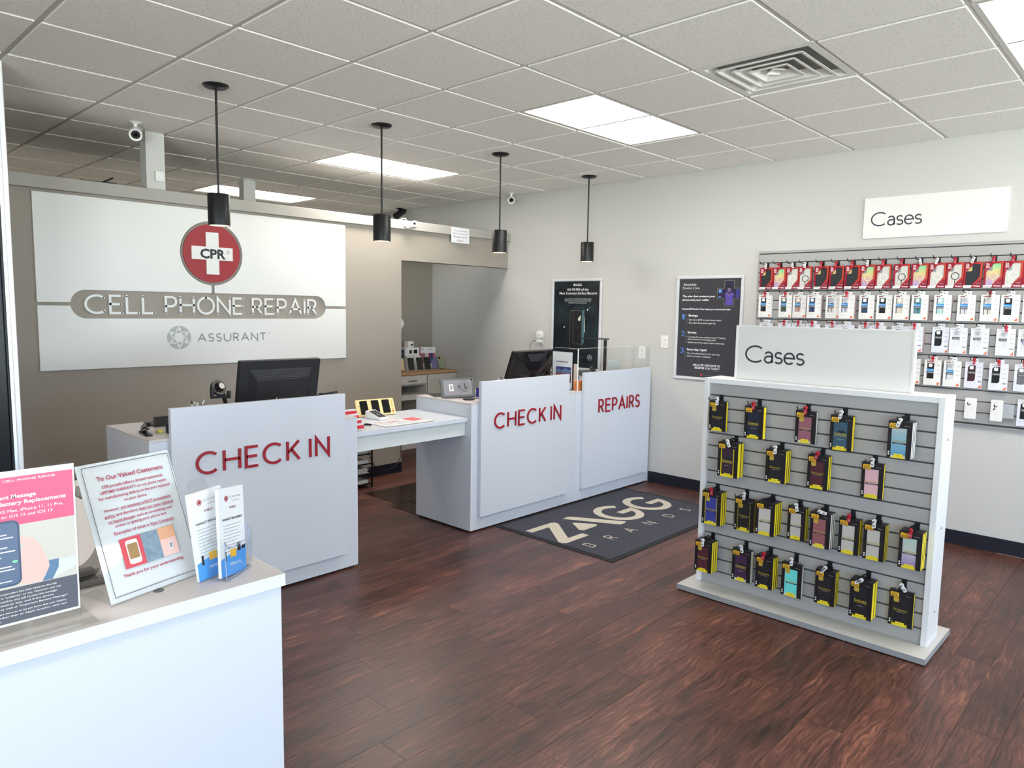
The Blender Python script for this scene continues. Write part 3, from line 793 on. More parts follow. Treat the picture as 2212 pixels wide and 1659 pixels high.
t, fw = poster('poster_frame', 'framed dark green poster of a glowing phone screen behind the repairs counter', 3.228, 1.465, .640, .925)
def dark_poster_mat():
    m = M('poster_dark_glow', (20, 28, 34), .3)
    nt = m.node_tree; N = nt.nodes.new; Lk = nt.links.new; b = nt.nodes['Principled BSDF']
    t_ = N('ShaderNodeTexCoord'); n = N('ShaderNodeTexNoise'); n.inputs['Scale'].default_value = 5; n.inputs['Detail'].default_value = 5
    Lk(t_.outputs['Object'], n.inputs['Vector'])
    r = N('ShaderNodeValToRGB'); r.color_ramp.elements[0].position = .42; r.color_ramp.elements[0].color = srgb(20, 26, 34)
    r.color_ramp.elements[1].position = .78; r.color_ramp.elements[1].color = srgb(40, 56, 58)
    Lk(n.outputs['Fac'], r.inputs[0]); Lk(r.outputs[0], b.inputs['Base Color'])
    return m
m_ = MB().box(-.294, .294, -.437, .437, .001, .009, dark_poster_mat())
for s, x, y_, w_, h_, bd in (('SHIELD', -.016, .388, .082, .0135, .02), ('invisible', -.016, .404, .082, .009, 0), ('Kill 99.99% of the', -0.1163, 0.3412, 0.2679, 0.0250, .01), ('Most Common Surface Bacteria', -0.2220, 0.3044, 0.4818, 0.0253, .01),
   ('Our products feature anti-bacterial technology, that kills', -0.1524, 0.2534, 0.3414, 0.0108, 0), ('99.99% of the most common surface bacteria, and lasts', -0.1518, 0.2337, 0.3392, 0.0108, 0), ('the typical life of the screen protector.\u2020', -0.1024, 0.2142, 0.2376, 0.0107, 0)):
    m_.text(s, x, y_, h_, PRINTW, z, width=w_, bold=bd)
m_.poly([(-.039, .410), (-.022, .410), (-.022, .396), (-.0305, .386), (-.039, .396)], z, PRINTW)
PH = M('print_phone_black', (26, 27, 28), .4); PHE = M('print_phone_edge', (120, 122, 112), .4); TEAL = M('print_teal', (60, 104, 116), .4); GLOW = M('print_pale_glow', (196, 214, 190), .5)
m_.poly(rrect(-.078, .080, -.26, .142, .022), z, PHE); m_.poly(rrect(-.0755, .0775, -.258, .139, .020), z + .0002, PH)
m_.poly(rrect(.080, .108, -.19, .150, .01), z + .0001, TEAL)
m_.stroke(rrect(-.034, .104, -.198, .168, .016), .002, PHE, z + .0004, closed=True)
for cx, cy, rr in ((.045, .055, .017), (.057, .078, .010), (.148, .15, .009), (-.15, -.03, .008), (.118, -.06, .006), (.175, .17, .005)):
    m_.poly(arc(cx, cy, rr, rr * 1.2, 0, 360, 10)[:-1], z + .0005, GLOW)
m_.poly([(.1085, -.1), (.116, -.05), (.117, 0), (.113, .06), (.1085, .09)], z + .0005, GLOW)
m_.ring(.186, -.326, .024, .030, z, PRINTG, 24); m_.poly(arc(.186, -.312, .007, .012, 0, 360, 10)[:-1], z, PRINTG); m_.rect(.162, .21, -.336, -.322, z + .0001, PRINTG)
m_.text('Tested and proven', .07, -.325, .007, PRINTG, z, width=.06); m_.rect(.08, .27, -.395, -.3942, z, PRINTG)
m_.build('printed_sheet', t)

# ------------------------------------------------------------------ white 'Cases' sign boards
DKT = M('sign_dark_type', (58, 58, 68), .45)
def cases(par, x0, x1, y0, h_, z_):
    letters(par, None, 'Cases', x0, x1, y0, h_, .0102, DKT, z_, gap=.115)
t = thing('shelf_sign', 'white board sign lettered in grey mounted on the wall above the slat panel', 'sign', (XW, .055, 2.324), F_WALL)
MB().box(-.453, .453, -.148, .148, 0, .016, SIGNW).build('board', t, bevel=.001)
cases(t, -.402, -.058, -.062, .104, .0165)

# ------------------------------------------------------------------ wall plates and sockets
PLATE = M('socket_white', (232, 232, 228), .35); SLOT = M('socket_slot', (60, 60, 60), .5)
def outlet(label, yc, zc, name='wall_outlet'):
    t = thing(name, label, 'outlet', (XW, yc, zc), F_WALL)
    MB().prism(rrect(-.036, .036, -.058, .058, .005), 0, .006, PLATE).build('cover_plate', t)
    for s in (-1, 1):
        f = MB().prism(rrect(-.016, .016, s * .0195 - .014, s * .0195 + .014, .008), .006, .0085, PLATE).build('socket', t)
        MB().rect(-.008, -.005, s * .0195 - .001, s * .0195 + .007, .0088, SLOT).rect(.005, .008, s * .0195 - .001, s * .0195 + .007, .0088, SLOT).disc(0, s * .0195 - .008, .003, .0088, SLOT, 10).build('slots', f)
    return t
outlet('white wall outlet between the two framed posters', 2.185, 1.333)
outlet('white wall outlet seen through the clear counter shield', 2.425, 1.222)
t = outlet('white wall outlet with plugged chargers beside the dark green poster', 3.70, 1.30)
t = thing('phone_charger', 'white plug charger with black cable below the wall tap', 'charger', (XW - .012, 3.70, 1.28), F_WALL)
MB().box(-.022, .026, -.018, .014, 0, .045, PLATE).build('adapter', t, bevel=.003)
m_ = MB().tube([(-.022, 0, .03), (-.05, .0, .03), (-.085, -.01, .03), (-.115, -.04, .03), (-.125, -.12, .03), (-.135, -.22, .03), (-.14, -.30, .03)], .0025, BLACK)
m_.build('cable', t, smooth=60)
t = thing('wall_tap', 'white rounded wall socket adapter with small square plug on the wall', 'plug adapter', (XW - .012, 3.695, 1.345), F_WALL)
MB().prism(rrect(-.042, .042, -.04, .04, .03, 6), .0, .03, PLATE).build('adapter_body', t, bevel=.003)
MB().box(-.018, .012, .0, .03, .03, .055, PLATE).build('small_plug', t, bevel=.003)

# ------------------------------------------------------------------ cameras and ceiling fixtures
CAMW = M('camera_white', (226, 226, 222), .35); LENSB = M('lens_black', (12, 12, 16), .15)
def bullet(name, label, loc, yaw, pitch, r, L, mat, ring):
    t = thing(name, label, 'camera', loc)
    MB().lathe([(0, 0), (.045, 0), (.047, -.008), (.02, -.018), (.012, -.03), (0, -.03)], mat, n=20).build('mount_base', t, smooth=40)
    MB().cyl((0, 0, -.03), (0, 0, -.055), .012, mat, 12).build('stem', t, smooth=40)
    b = thing('camera_head', None, None); b.parent = t; b.location = (0, 0, -.055 - r * .6)
    b.rotation_euler = (0, pitch, yaw)
    del_ = MB().lathe([(0, -L * .6), (r * .8, -L * .6), (r, -L * .5), (r, L * .4), (r * .9, L * .4), (r * .72, L * .345), (0, L * .345)], mat, n=24)
    for i, v in enumerate(del_.v): del_.v[i] = (v[2], v[1], v[0])
    hb = del_.build('housing', b, smooth=40)
    m_ = MB(); m_.X = Matrix(((0, 0, 1, L * .3465), (1, 0, 0, 0), (0, 1, 0, 0), (0, 0, 0, 1)))
    m_.disc(0, 0, r * (.68 if ring else .84), 0, LENSB)
    if ring:
        m_.ring(0, 0, r * .36, r * .42, .0004, STEEL)
        for k in range(12):
            a = 2 * PI * k / 12; m_.disc(r * .54 * math.cos(a), r * .54 * math.sin(a), r * .06, .0004, STEEL, 8)
    else: m_.ring(0, 0, r * .4, r * .46, .0004, STEEL)
    m_.build('lens_face', b)
    return t
def yaw_to_cam(x, y_): return math.atan2(CAM.y - y_, CAM.x - x)
bullet('security_camera', 'white ball camera hanging from the ceiling beside the boxed post', (-.893, 4.0, CH), yaw_to_cam(-.893, 4.0), math.radians(28), .042, .10, CAMW, True)
bullet('security_camera', 'small white ball camera near the corner above the far pendant lamps', (2.86, 4.03, CH), yaw_to_cam(2.86, 4.03) + .1, math.radians(20), .038, .09, CAMW, True)
bullet('security_camera', 'black tubular bullet camera hanging beyond the grey wall', (2.88, 5.98, CH), PI + .25, math.radians(28), .038, .20, BLACK, False)
t = thing('security_camera', 'small white cube camera perched on the cap rail of the grey wall', 'camera', (1.60, YB - .036, 2.395))
MB().cyl((-.028, 0, 0), (-.028, -.022, 0), .034, CAMW, 20).build('mount', t, smooth=40)
MB().tube([(-.03, -.01, .03), (-.05, -.02, .05), (-.06, .02, .055), (-.05, .08, .045)], .004, CAMW).build('cable', t, smooth=60)
m_ = MB(); m_.X = Matrix.Translation((.02, -.055, .0)) @ Matrix.Rotation(math.radians(-28), 4, 'Z') @ face((1, 0, 0), (0, 0, 1)) @ Matrix.Rotation(-.2, 4, 'X')
m_.prism(rrect(-.026, .026, -.028, .028, .009), -.03, .03, CAMW); m_.poly(rrect(-.018, .018, -.02, .02, .007), .0304, PRINTG); m_.disc(0, 0, .011, .0307, LENSB)
m_.build('camera_body', t)
t = thing('motion_sensor', 'small white square sensor on the boxed post', 'sensor', (-.668, YB + .0005, 2.53), F_BACK)
MB().prism(rrect(-.032, .032, -.036, .036, .008), 0, .022, CAMW).build('housing', t, bevel=.002); MB().disc(.005, -.002, .008, .0225, PLATE, 14).build('lens', t)
# cable end left lying on the cap rail
t = thing('loose_cable', 'short black cable end lying on the grey wall cap near the edge', 'cable', (-1.05, YB, 2.434))
MB().tube([(-.13, .03, .008), (-.06, .02, .004), (0, .0, .004), (.09, .0, .006)], .005, BLACK).tube([(0, .0, .004), (.05, .01, .03), (.075, .015, .045)], .006, BLACK).build('cable', t, smooth=60)
# paper notice hanging off the cap rail
t = thing('paper_notice', 'white paper notice about pickups taped to the grey cap rail', 'notice', (2.265, YB - .0375, 2.348), F_BACK)
MB().box(-.123, .123, -.076, .076, 0, .002, PAPER).build('sheet', t)
m_ = MB(); PMAR = M('print_maroon', (120, 60, 80), .5)
m_.text('*Picking Up a Device?', 0, .040, .014, PMAR, .0025, 'CENTER', .20).text('*Have an appointment?', 0, .012, .014, PMAR, .0025, 'CENTER', .215)
m_.text('Please Let Us', 0, -.024, .022, PMAR, .0025, 'CENTER', .185).text('Know!', 0, -.062, .022, PMAR, .0025, 'CENTER', .085)
m_.build('printed_words', t)
# white octagonal plate on the rear room's partition, half hidden by the doorway
t = thing('octagon_sign', 'white octagonal sign on the rear wall half hidden by the doorway edge', 'sign', (2.478, REAR, 1.418), F_BACK)
MB().prism([(x * .095, y_ * .085) for x, y_ in ((-1, -.4), (-.4, -1), (.4, -1), (1, -.15), (1, .15), (.4, 1), (-.4, 1), (-1, .4))], 0, .004, SIGNW).build('plate', t)
# ------------------------------------------------------------------ slat display rack
SLAT = M('slat_grey', (166, 165, 164), .45, noise=.03, nscale=40)
GROOVE = M('slat_groove', (74, 72, 72), .5)
GSET = M('groove_insert', (112, 108, 106), .4, metal=.3)
RACKB = M('rack_base_grey', (186, 186, 184), .45, noise=.03, nscale=60)
BASEEDGE = M('rack_base_edge', (150, 152, 154), .5)
RACKW = M('rack_white', (226, 227, 228), .4)
t = thing('display_rack', 'freestanding grey slat rack with white ends in the middle of the floor', 'rack', (1.07, .0535, 0))
rx, ry = 1.07, .0535
def rb(x0, x1, y0, y1, z0, z1, mat): return MB().box(x0 - rx, x1 - rx, y0 - ry, y1 - ry, z0, z1, mat)
rb(.838, 1.30, -.586, .712, .006, .034, RACKB).build('base_board', t, bevel=.001)
m_ = rb(.8365, .838, -.586, .712, .006, .034, BASEEDGE)
m_.box(.838 - rx, 1.30 - rx, -.5875 - ry, -.586 - ry, .006, .034, BASEEDGE); m_.build('base_edging', t)
for x, y_ in ((.88, -.54), (.88, .66), (1.26, -.54), (1.26, .66)): MB().cyl((x - rx, y_ - ry, 0), (x - rx, y_ - ry, .006), .016, BLACK, 12).build('glide', t)
for a, b in ((-.558, -.530), (.637, .665)):
    e_ = rb(.975, 1.167, a, b, .034, 1.238, RACKW).build('end_panel', t, bevel=.0015)
    if a < 0:
        for zz in (1.03, .60, .185): MB().cyl((1.075 - rx, a - ry, zz), (1.075 - rx, a - .003 - ry, zz), .0055, STEEL, 10).build('bolt', e_)
rb(.978, 1.164, -.530, .637, 1.209, 1.237, RACKW).build('top_rail', t, bevel=.001)
rb(1.008, 1.140, -.530, .637, .034, 1.209, GROOVE).build('core_board', t)
rb(1.140, 1.150, -.530, .637, .034, 1.209, SLAT).build('rear_face', t)
gz = [1.141 - .0735 * k for k in range(16)]
prev = 1.209
for k in range(16):
    lo_ = max(gz[k] + .004, .034) if k < 15 else .034
    if prev - lo_ > .004:
        rb(.995, 1.008, -.530, .637, lo_, prev, SLAT).build('slat', t, bevel=.001)
    if k < 15 and gz[k] > .04:
        rb(1.0015, 1.008, -.530, .637, gz[k] + .0012, gz[k] + .004, GSET).build('groove_insert', t)
        prev = gz[k] - .004
    else: break
t = thing('shelf_sign', 'white board sign lettered in grey standing on top of the freestanding rack', 'sign', (1.05, .061, 1.2375), F_WALL)
MB().box(-.448, .448, 0, .298, -.026, 0, M('rack_sign_face', (214, 213, 210), .45)).build('board', t)
m_ = MB()
for s in (-1, 1): m_.box(s * .4535 - .0055, s * .4535 + .0055, 0, .304, -.029, .003, SIGNW)
m_.box(-.448, .448, .298, .304, -.029, .003, SIGNW)
m_.build('edge_frame', t)
cases(t, -.401, -.066, .098, .098, .0006)

# ------------------------------------------------------------------ wall slat panel
t = thing('slat_panel', 'grey slat panel on the white wall full of hanging phone cases', 'slat wall', (XW, .1, 0))
def wbx(x0, x1, y0, y1, z0, z1, mat): return MB().box(x0 - XW, x1 - XW, y0 - .1, y1 - .1, z0, z1, mat)
WY0, WY1 = -1.15, 1.302
wbx(XW - .012, XW - .0005, WY0, WY1, .868, 2.108, GROOVE).build('backing_board', t)
gw = [2.0925] + [2.020 - .0762 * k for k in range(16)]
prev = 2.108
for k, g_ in enumerate(gw + [0]):
    lo_ = max(g_ + .0035, .868)
    if prev - lo_ > .004: wbx(XW - .026, XW - .012, WY0, WY1, lo_, prev, SLAT).build('slat', t, bevel=.001)
    prev = g_ - .0035
    if g_ < .88: break
wbx(XW - .028, XW - .0005, WY1, WY1 + .006, .862, 2.114, SLAT).build('edge_trim', t)
wbx(XW - .028, XW - .0005, WY0, WY1, 2.108, 2.114, SLAT).build('top_trim', t)
wbx(XW - .03, XW - .0005, WY0, WY1, .862, .868, SLAT).build('bottom_trim', t)

# ------------------------------------------------------------------ boxed phone cases and hooks
YEL = M('carton_yellow', (250, 226, 30), .5); KRT = M('carton_black', (26, 24, 28), .42); WSIDE = M('carton_white_edge', (232, 230, 224), .5); OLIVE = M('carton_olive', (176, 156, 40), .5)
BADGE = M('badge_amber', (238, 184, 44), .45); GOLD = M('print_gold', (196, 172, 60), .45); LEM = M('label_lemon', (236, 216, 48), .5)
TRAYIN = M('tray_pale', (200, 186, 120), .6)
CLIPR = M('clip_red', (196, 40, 56), .4); CLIPW = M('clip_white', (232, 232, 230), .4); CLIPD = M('clip_maroon', (132, 30, 44), .4)
ORDN = ['first', 'second', 'third', 'fourth', 'fifth', 'sixth', 'seventh', 'eighth', 'ninth', 'tenth', 'eleventh', 'twelfth', 'thirteenth', 'fourteenth', 'fifteenth', 'sixteenth', 'seventeenth']
hook_me = {}
def hook(x, y_, z_, front, clip, label, group, tilt=0):
    L = front + .055
    L = max(L, .15)
    key = round(L, 2)
    if key not in hook_me:
        b = MB().box(-.0115, .0115, -.048, .003, 0, .005, BLACK).box(-.0115, .0115, -.002, .003, -.004, 0, BLACK).mesh('bracket', bevel=.001)
        p = MB().tube([(0, -.016, .004), (0, -.016, L - .02), (0, -.012, L - .006), (0, .004, L + .004)], .0028, BLACK, 8).mesh('prong', smooth=60)
        hook_me[key] = (b, p)
    t = thing('display_hook', label, 'hook', (x, y_, z_), F_WALL, group)
    put('bracket', hook_me[key][0], t); put('prong', hook_me[key][1], t)
    if clip:
        key = ('c', clip.name)
        if key not in hook_me:
            m_ = MB(); m_.prism(rrect(-.0075, .0075, -.034, .008, .005), -.0035, .0035, clip)
            m_.prism(arc(0, .002, .0095, .0095, 0, 360, 12)[:-1], -.0055, .0055, clip)
            m_.box(-.0045, .0045, -.026, -.018, .0035, .0042, PRINTG)
            hook_me[key] = m_.mesh('lock_clip', smooth=40)
        c = put('lock_clip', hook_me[key], t, (0, -.016, min(front + .012, L - .022)))
        c.rotation_euler = (0, 0, tilt)
    return t
cart = {}
def rugged_carton(W, H, D, side):
    k = ('k', W, H, D, side.name)
    if k not in cart:
        l, r, tp, bt = .016, .022, .032, .014
        m_ = MB()
        a, b = -W / 2, W / 2
        m_.box(a, a + l, 0, H, D - .005, D, KRT).box(b - r, b, 0, H, D - .005, D, KRT).box(a + l, b - r, H - tp, H, D - .005, D, KRT).box(a + l, b - r, 0, bt * .25, D - .005, D, LEM)
        m_.box(a, b, 0, H, 0, .0015, KRT).box(a, b, H - .002, H, .0015, D - .005, KRT)
        m1 = m_.mesh('carton')
        m_ = MB().box(a + .001, b - .0005, .001, H - .002, .0015, D - .0052, side)
        m2 = m_.mesh('inner_tray')
        m_ = MB()
        m_.stroke([(-.012, H - .001), (-.017, H + .008), (-.008, H + .017), (.008, H + .017), (.017, H + .008), (.012, H - .001)], .005, BLACK, D * .4, D * .4 + .003)
        m3 = m_.mesh('hang_loop')
        cart[k] = (m1, m2, m3)
    return cart[k]
def carton_dress(W, H, D, text, bar):
    k = ('d', W, H, D, text, bar)
    if k not in cart:
        m_ = MB(); z_ = D + .0004
        m_.poly(rrect(-W / 2 + .003, -W / 2 + .044, H - .036, H - .008, .006), z_, PRINTK)
        m_.poly(rrect(-W / 2 + .005, -W / 2 + .042, H - .034, H - .010, .005), z_ + .0003, BADGE)
        m_.text('OTTER', -W / 2 + .0235, H - .020, .006, PRINTK, z_ + .0006, 'CENTER', .022, .02).text('BOX', -W / 2 + .0235, H - .031, .009, PRINTK, z_ + .0006, 'CENTER', .028, .03)
        m_.poly(rrect(-.020, .020, .004, .021, .001), z_ + .0003, LEM); m_.rect(-.010, .010, .0115, .0135, z_ + .0006, OLIVE)
        for q in (0, 1): m_.disc(-W / 2 + .008, .016 + q * .011, .004, z_, WSIDE, 10)
        m_.text('device size', W / 2 - .034, H - .021, .0035, WSIDE, z_, width=.022)
        y0 = H * .44
        if text == 'Defender':
            m_.poly([(-.022, y0 + .012), (-.008, y0 + .024), (-.002, y0 + .020), (.008, y0 + .028), (.024, y0 + .012)], z_ + .0001, PRINTK)
            m_.text(text, 0, y0, .0125, GOLD, z_ + .0003, 'CENTER', .060, .01)
            m_.rect(-.030, .030, y0 - .005, y0 - .003, z_ + .0002, OLIVE); m_.text('RUGGED PROTECTION', 0, y0 - .022, .003, WSIDE, z_ + .0002, 'CENTER', .03)
        else:
            m_.text(text, 0, y0, .0115, GOLD, z_ + .0003, 'CENTER', .062)
            m_.rect(-.030, .030, y0 - .009, y0 - .003, z_ + .0002, PRINTK); m_.text('SLEEK PROTECTION', 0, y0 - .0075, .003, WSIDE, z_ + .0004, 'CENTER', .036)
        cart[k] = m_.mesh('print')
    return cart[k]
def grad_case(name, stops, axis='Y', lo=0., hi=.15):
    m = M(name, (200, 200, 200), .3)
    nt = m.node_tree; N = nt.nodes.new; Lk = nt.links.new
    tcn = N('ShaderNodeTexCoord'); sp = N('ShaderNodeSeparateXYZ'); mr_ = N('ShaderNodeMapRange'); rp_ = N('ShaderNodeValToRGB')
    Lk(tcn.outputs['Object'], sp.inputs[0]); Lk(sp.outputs[axis], mr_.inputs['Value'])
    mr_.inputs['From Min'].default_value = lo; mr_.inputs['From Max'].default_value = hi
    Lk(mr_.outputs[0], rp_.inputs[0])
    cr = rp_.color_ramp
    cr.elements[0].position = stops[0][0]; cr.elements[0].color = srgb(*stops[0][1])
    cr.elements[1].position = stops[-1][0]; cr.elements[1].color = srgb(*stops[-1][1])
    for p, c in stops[1:-1]:
        e = cr.elements.new(p); e.color = srgb(*c)
    Lk(rp_.outputs[0], nt.nodes['Principled BSDF'].inputs['Base Color'])
    return m
CASE = {'black': M('case_black', (38, 38, 42), .3), 'navy': M('case_navy', (34, 42, 58), .3), 'mauve': M('case_mauve', (150, 96, 112), .35), 'pattern': M('case_blue_pattern', (56, 88, 108), .4, noise=.4, nscale=120),
        'tide': grad_case('case_sea_blue', [(0, (86, 140, 178)), (.45, (128, 178, 200)), (.75, (150, 180, 188)), (1, (186, 196, 200))]), 'plum': M('case_plum', (58, 42, 56), .35), 'maroon': M('case_maroon', (82, 42, 50), .3),
        'pink': M('case_pink', (222, 178, 184), .35), 'blue': M('case_blue', (62, 70, 150), .3), 'clear': M('case_clear_grey', (196, 192, 186), .2), 'rose': M('case_dusty_rose', (150, 92, 96), .35),
        'dusk': grad_case('case_dusk', [(0, (138, 112, 170)), (.35, (176, 164, 192)), (.6, (186, 196, 190)), (1, (176, 200, 192))]), 'purple': M('case_purple', (70, 44, 76), .35), 'aqua': M('case_aqua', (110, 220, 216), .35), 'gold': M('case_gold_spot', (190, 160, 60), .4)}
NAMEC = {'black': 'black', 'navy': 'dark navy', 'mauve': 'mauve', 'pattern': 'blue patterned', 'tide': 'sea-blue', 'plum': 'dark plum', 'maroon': 'maroon', 'pink': 'pale pink', 'blue': 'bright blue', 'clear': 'clear', 'rose': 'dusty rose', 'dusk': 'lilac-fading clear', 'purple': 'purple', 'aqua': 'aqua'}
def case_mesh(col, H, W):
    k = ('c', col, H, W)
    if k not in cart:
        m_ = MB(); m_.prism(rrect(-.033 - .003, .033 - .003, .012, H - .030, .008), 0, .0035, CASE[col])
        if col in ('mauve', 'maroon', 'blue', 'rose', 'black', 'aqua'): m_.poly(rrect(-.034, -.010, H - .058, H - .034, .007), .0038, CASE['gold'])
        cart[k] = m_.mesh('phone_case')
    return cart[k]
RACK = [  # letter, row, y, x_front, top, W, H, count, text, case, side, clip, clip tilt
 (0, .563, .952, 1.112, .103, .170, 1, 'Symmetry', 'black', YEL, CLIPW, 0), (0, .336, .927, 1.108, .106, .176, 1, 'Defender', 'navy', YEL, CLIPR, 0), (0, .071, .965, 1.108, .106, .169, 1, 'Symmetry', 'mauve', WSIDE, CLIPR, 0),
 (0, -.115, .944, 1.107, .107, .176, 1, 'Defender', 'pattern', YEL, CLIPW, -.2), (0, -.399, .888, 1.117, .103, .175, 3, 'Symmetry', 'tide', WSIDE, CLIPW, -.3),
 (1, .462, .898, .894, .118, .193, 2, 'Defender', 'plum', YEL, CLIPW, .4), (1, .198, .915, .890, .107, .176, 3, 'Symmetry', 'black', YEL, CLIPW, 0), (1, -.018, .928, .892, .104, .174, 2, 'Symmetry', 'maroon', YEL, CLIPR, -.3), (1, -.270, .963, .888, .101, .176, 1, 'Symmetry', 'pink', YEL, CLIPW, 0),
 (2, .561, .924, .594, .115, .192, 3, 'Symmetry', 'blue', YEL, CLIPR, .2), (2, .382, .966, .583, .115, .188, 1, 'Commuter', 'black', OLIVE, CLIPW, 0), (2, .233, .900, .600, .104, .179, 4, 'Symmetry', 'clear', YEL, None, 0), (2, .083, .948, .595, .093, .174, 2, 'Symmetry', 'clear', YEL, CLIPW, .2),
 (2, -.052, .914, .600, .101, .182, 3, 'Symmetry', 'rose', WSIDE, CLIPW, 1.4), (2, -.184, .944, .590, .098, .179, 2, 'Symmetry', 'clear', YEL, CLIPR, 0), (2, -.305, .935, .594, .097, .182, 3, 'Symmetry', 'clear', YEL, CLIPW, 0), (2, -.476, .895, .602, .098, .179, 3, 'Symmetry', 'dusk', YEL, CLIPR, 0),
 (3, .576, .882, .310, .105, .180, 3, 'Symmetry', 'maroon', YEL, CLIPW, 0), (3, .371, .937, .296, .108, .180, 1, 'Defender', 'purple', WSIDE, CLIPW, .3), (3, .229, .915, .298, .096, .177, 3, 'Symmetry', 'black', YEL, CLIPR, -.2), (3, .087, .937, .290, .108, .180, 1, 'Commuter', 'aqua', WSIDE, CLIPW, 0),
 (3, -.087, .936, .299, .100, .181, 3, 'Symmetry', 'black', YEL, CLIPW, -.6), (3, -.276, .892, .308, .105, .190, 2, 'Defender', 'black', YEL, CLIPW, -.9), (3, -.439, .963, .283, .107, .176, 1, 'Symmetry', 'black', YEL, CLIPW, .6)]
ROWZ = [1.141, .9205, .6265, .3325]
ROWN = ['top', 'second', 'third', 'bottom']
cnt = [0, 0, 0, 0]
for row, y_, xf, top, W, H, n, txt, col, side, clip, tilt in RACK:
    pos = ORDN[cnt[row]]; cnt[row] += 1
    out = .995 - xf
    d = min(out / n - .0008, .036 if txt == 'Defender' else .023)
    d = round(d, 4)
    hook(.995, y_, ROWZ[row] - .0005, out, clip, 'black display hook, %s along the %s row of the freestanding rack' % (pos, ROWN[row]), 'hooks on the freestanding rack', tilt)
    for q in range(n):
        zz = xf + q * (d + .0008)
        lab = ('boxed %s phone case, %s along the %s row of the freestanding rack' % (NAMEC[col], pos, ROWN[row]) if q == 0 else
               'black case box %s behind the %s box of the rack\'s %s row' % (['', 'directly', 'second', 'third'][q], pos, ROWN[row]))
        t = thing('phone_case_box', lab, 'case box', (zz + d, y_, top - H), F_WALL, 'boxed phone cases on the freestanding rack')
        # boxes hang tilted a touch, the lower edge kicked out
        if n > 1: t.matrix_world = t.matrix_world @ Matrix.Rotation((.035 if q == 0 else .012) * 0, 4, 'X')
        c = rugged_carton(W, H, d, side)
        put('carton', c[0], t); put('inner_tray', c[1], t); put('hang_loop', c[2], t)
        if q == 0:
            put('phone_case', case_mesh(col, H, W), t, (0, 0, d - .0049))
            put('print', carton_dress(W, H, d, txt, None), t)

# red gradient cartons (top row of the wall panel)
REDC = grad_case('carton_red_orange', [(0, (150, 22, 44)), (.45, (172, 34, 46)), (.72, (186, 60, 46)), (1, (212, 122, 60))], 'X', -.03, .075)
MAR = M('carton_maroon', (136, 26, 52), .45); DKM = M('carton_side_red', (132, 34, 44), .45)
IRID = grad_case('case_iridescent', [(0, (176, 158, 196)), (.45, (208, 176, 150)), (.7, (206, 200, 130)), (1, (150, 210, 160))], 'Y', .03, .15)
CLW = M('case_clear_white', (206, 204, 198), .2); RINGW = M('ring_white', (228, 226, 220), .35)
RC = {'black': (M('case_matte_black', (32, 35, 40), .5), None), 'irid': (IRID, M('ring_cream', (226, 210, 160), .35)), 'cw': (CLW, RINGW), 'ck': (CLW, PRINTK)}
def red_mesh(kind):
    if ('r', kind) in cart: return cart[('r', kind)]
    W, H, D = .106, .175, .018
    a, b = -W / 2, W / 2
    win = [(a + .012, .012), (a + .045, .012), (b - .012, .075), (b - .012, H - .014), (b - .052, H - .014), (a + .012, H - .070)]
    m_ = MB()
    m_.box(a, b, 0, H, 0, D - .005, DKM)
    # front plate with the hexagonal window cut out
    o_ = [(a, 0), (b, 0), (b, H), (a, H)]
    ring_ = [((a, 0), (a + .045, 0), win[1], win[0]), ((a + .045, 0), (b, 0), (b, .075), win[2], win[1]), ((b, .075), (b, H), (b - .012, H - .014), win[2]),
             ((b, H), (b - .052, H), win[4], win[3]), ((b - .052, H), (a, H), (a, H - .070), win[5], win[4]), ((a, H - .070), (a, 0), win[0], win[5])]
    for q in ring_: m_.poly(list(q), D, REDC)
    n = len(win)
    m_.add([(x, y_, D) for x, y_ in win] + [(x, y_, D - .005) for x, y_ in win], [(i, n + i, n + (i + 1) % n, (i + 1) % n) for i in range(n)], DKM)
    m_.add([(x, y_, D) for x, y_ in o_] + [(x, y_, D - .005) for x, y_ in o_], [(i, 4 + i, 4 + (i + 1) % 4, (i + 1) % 4) for i in range(4)], DKM)
    m1 = m_.mesh('carton')
    m_ = MB(); mat, rg = RC[kind]
    m_.poly([(a + .008, .010), (b - .01, .010), (b - .01, H - .012), (a + .008, H - .012)], .0005, mat)
    m_.poly(rrect(a + .014, a + .046, H - .062, H - .022, .008), .001, TRAYIN if kind == 'black' else PRINTG)
    if rg:
        m_.ring(.002, .082, .021, .026, .0014, rg); m_.rect(-.0005, .0045, .03, .057, .0014, rg)
    m2 = m_.mesh('phone_case')
    m_ = MB(); z_ = D + .0004
    m_.text('ZA', a + .009, H - .025, .014, PRINTW, z_, width=.020, bold=.03).text('GG', a + .009, H - .042, .014, PRINTW, z_, width=.020, bold=.03)
    m_.text('phone', a + .009, H - .054, .003, PRINTW, z_, width=.010); m_.text('case pro', a + .009, H - .062, .003, PRINTW, z_, width=.014)
    m_.poly([(a + .044, .0), (b, .0), (b, .066), (a + .052, .014)], z_ - .0002, MAR)
    m_.poly([(a, .001), (a + .046, .001), (a + .054, .018), (a, .018)], z_, PRINTW); m_.rect(a + .008, a + .036, .008, .011, z_ + .0003, PRINTG)
    m_.text('Protect', b - .044, .008, .010, PRINTW, z_ + .0002, width=.038, bold=.03); m_.text('drop tested', b - .032, .030, .004, PRINTW, z_ + .0002, width=.024)
    m3 = m_.mesh('print')
    m_ = MB(); m_.poly(rrect(-.014, .014, H, H + .026, .006), D * .5, BLACK); m_.rect(-.009, .009, H - .001, H + .004, D * .5 + .0002, BLACK)
    m4 = m_.mesh('hang_loop')
    cart[('r', kind)] = (m1, m2, m3, m4)
    return cart[('r', kind)]
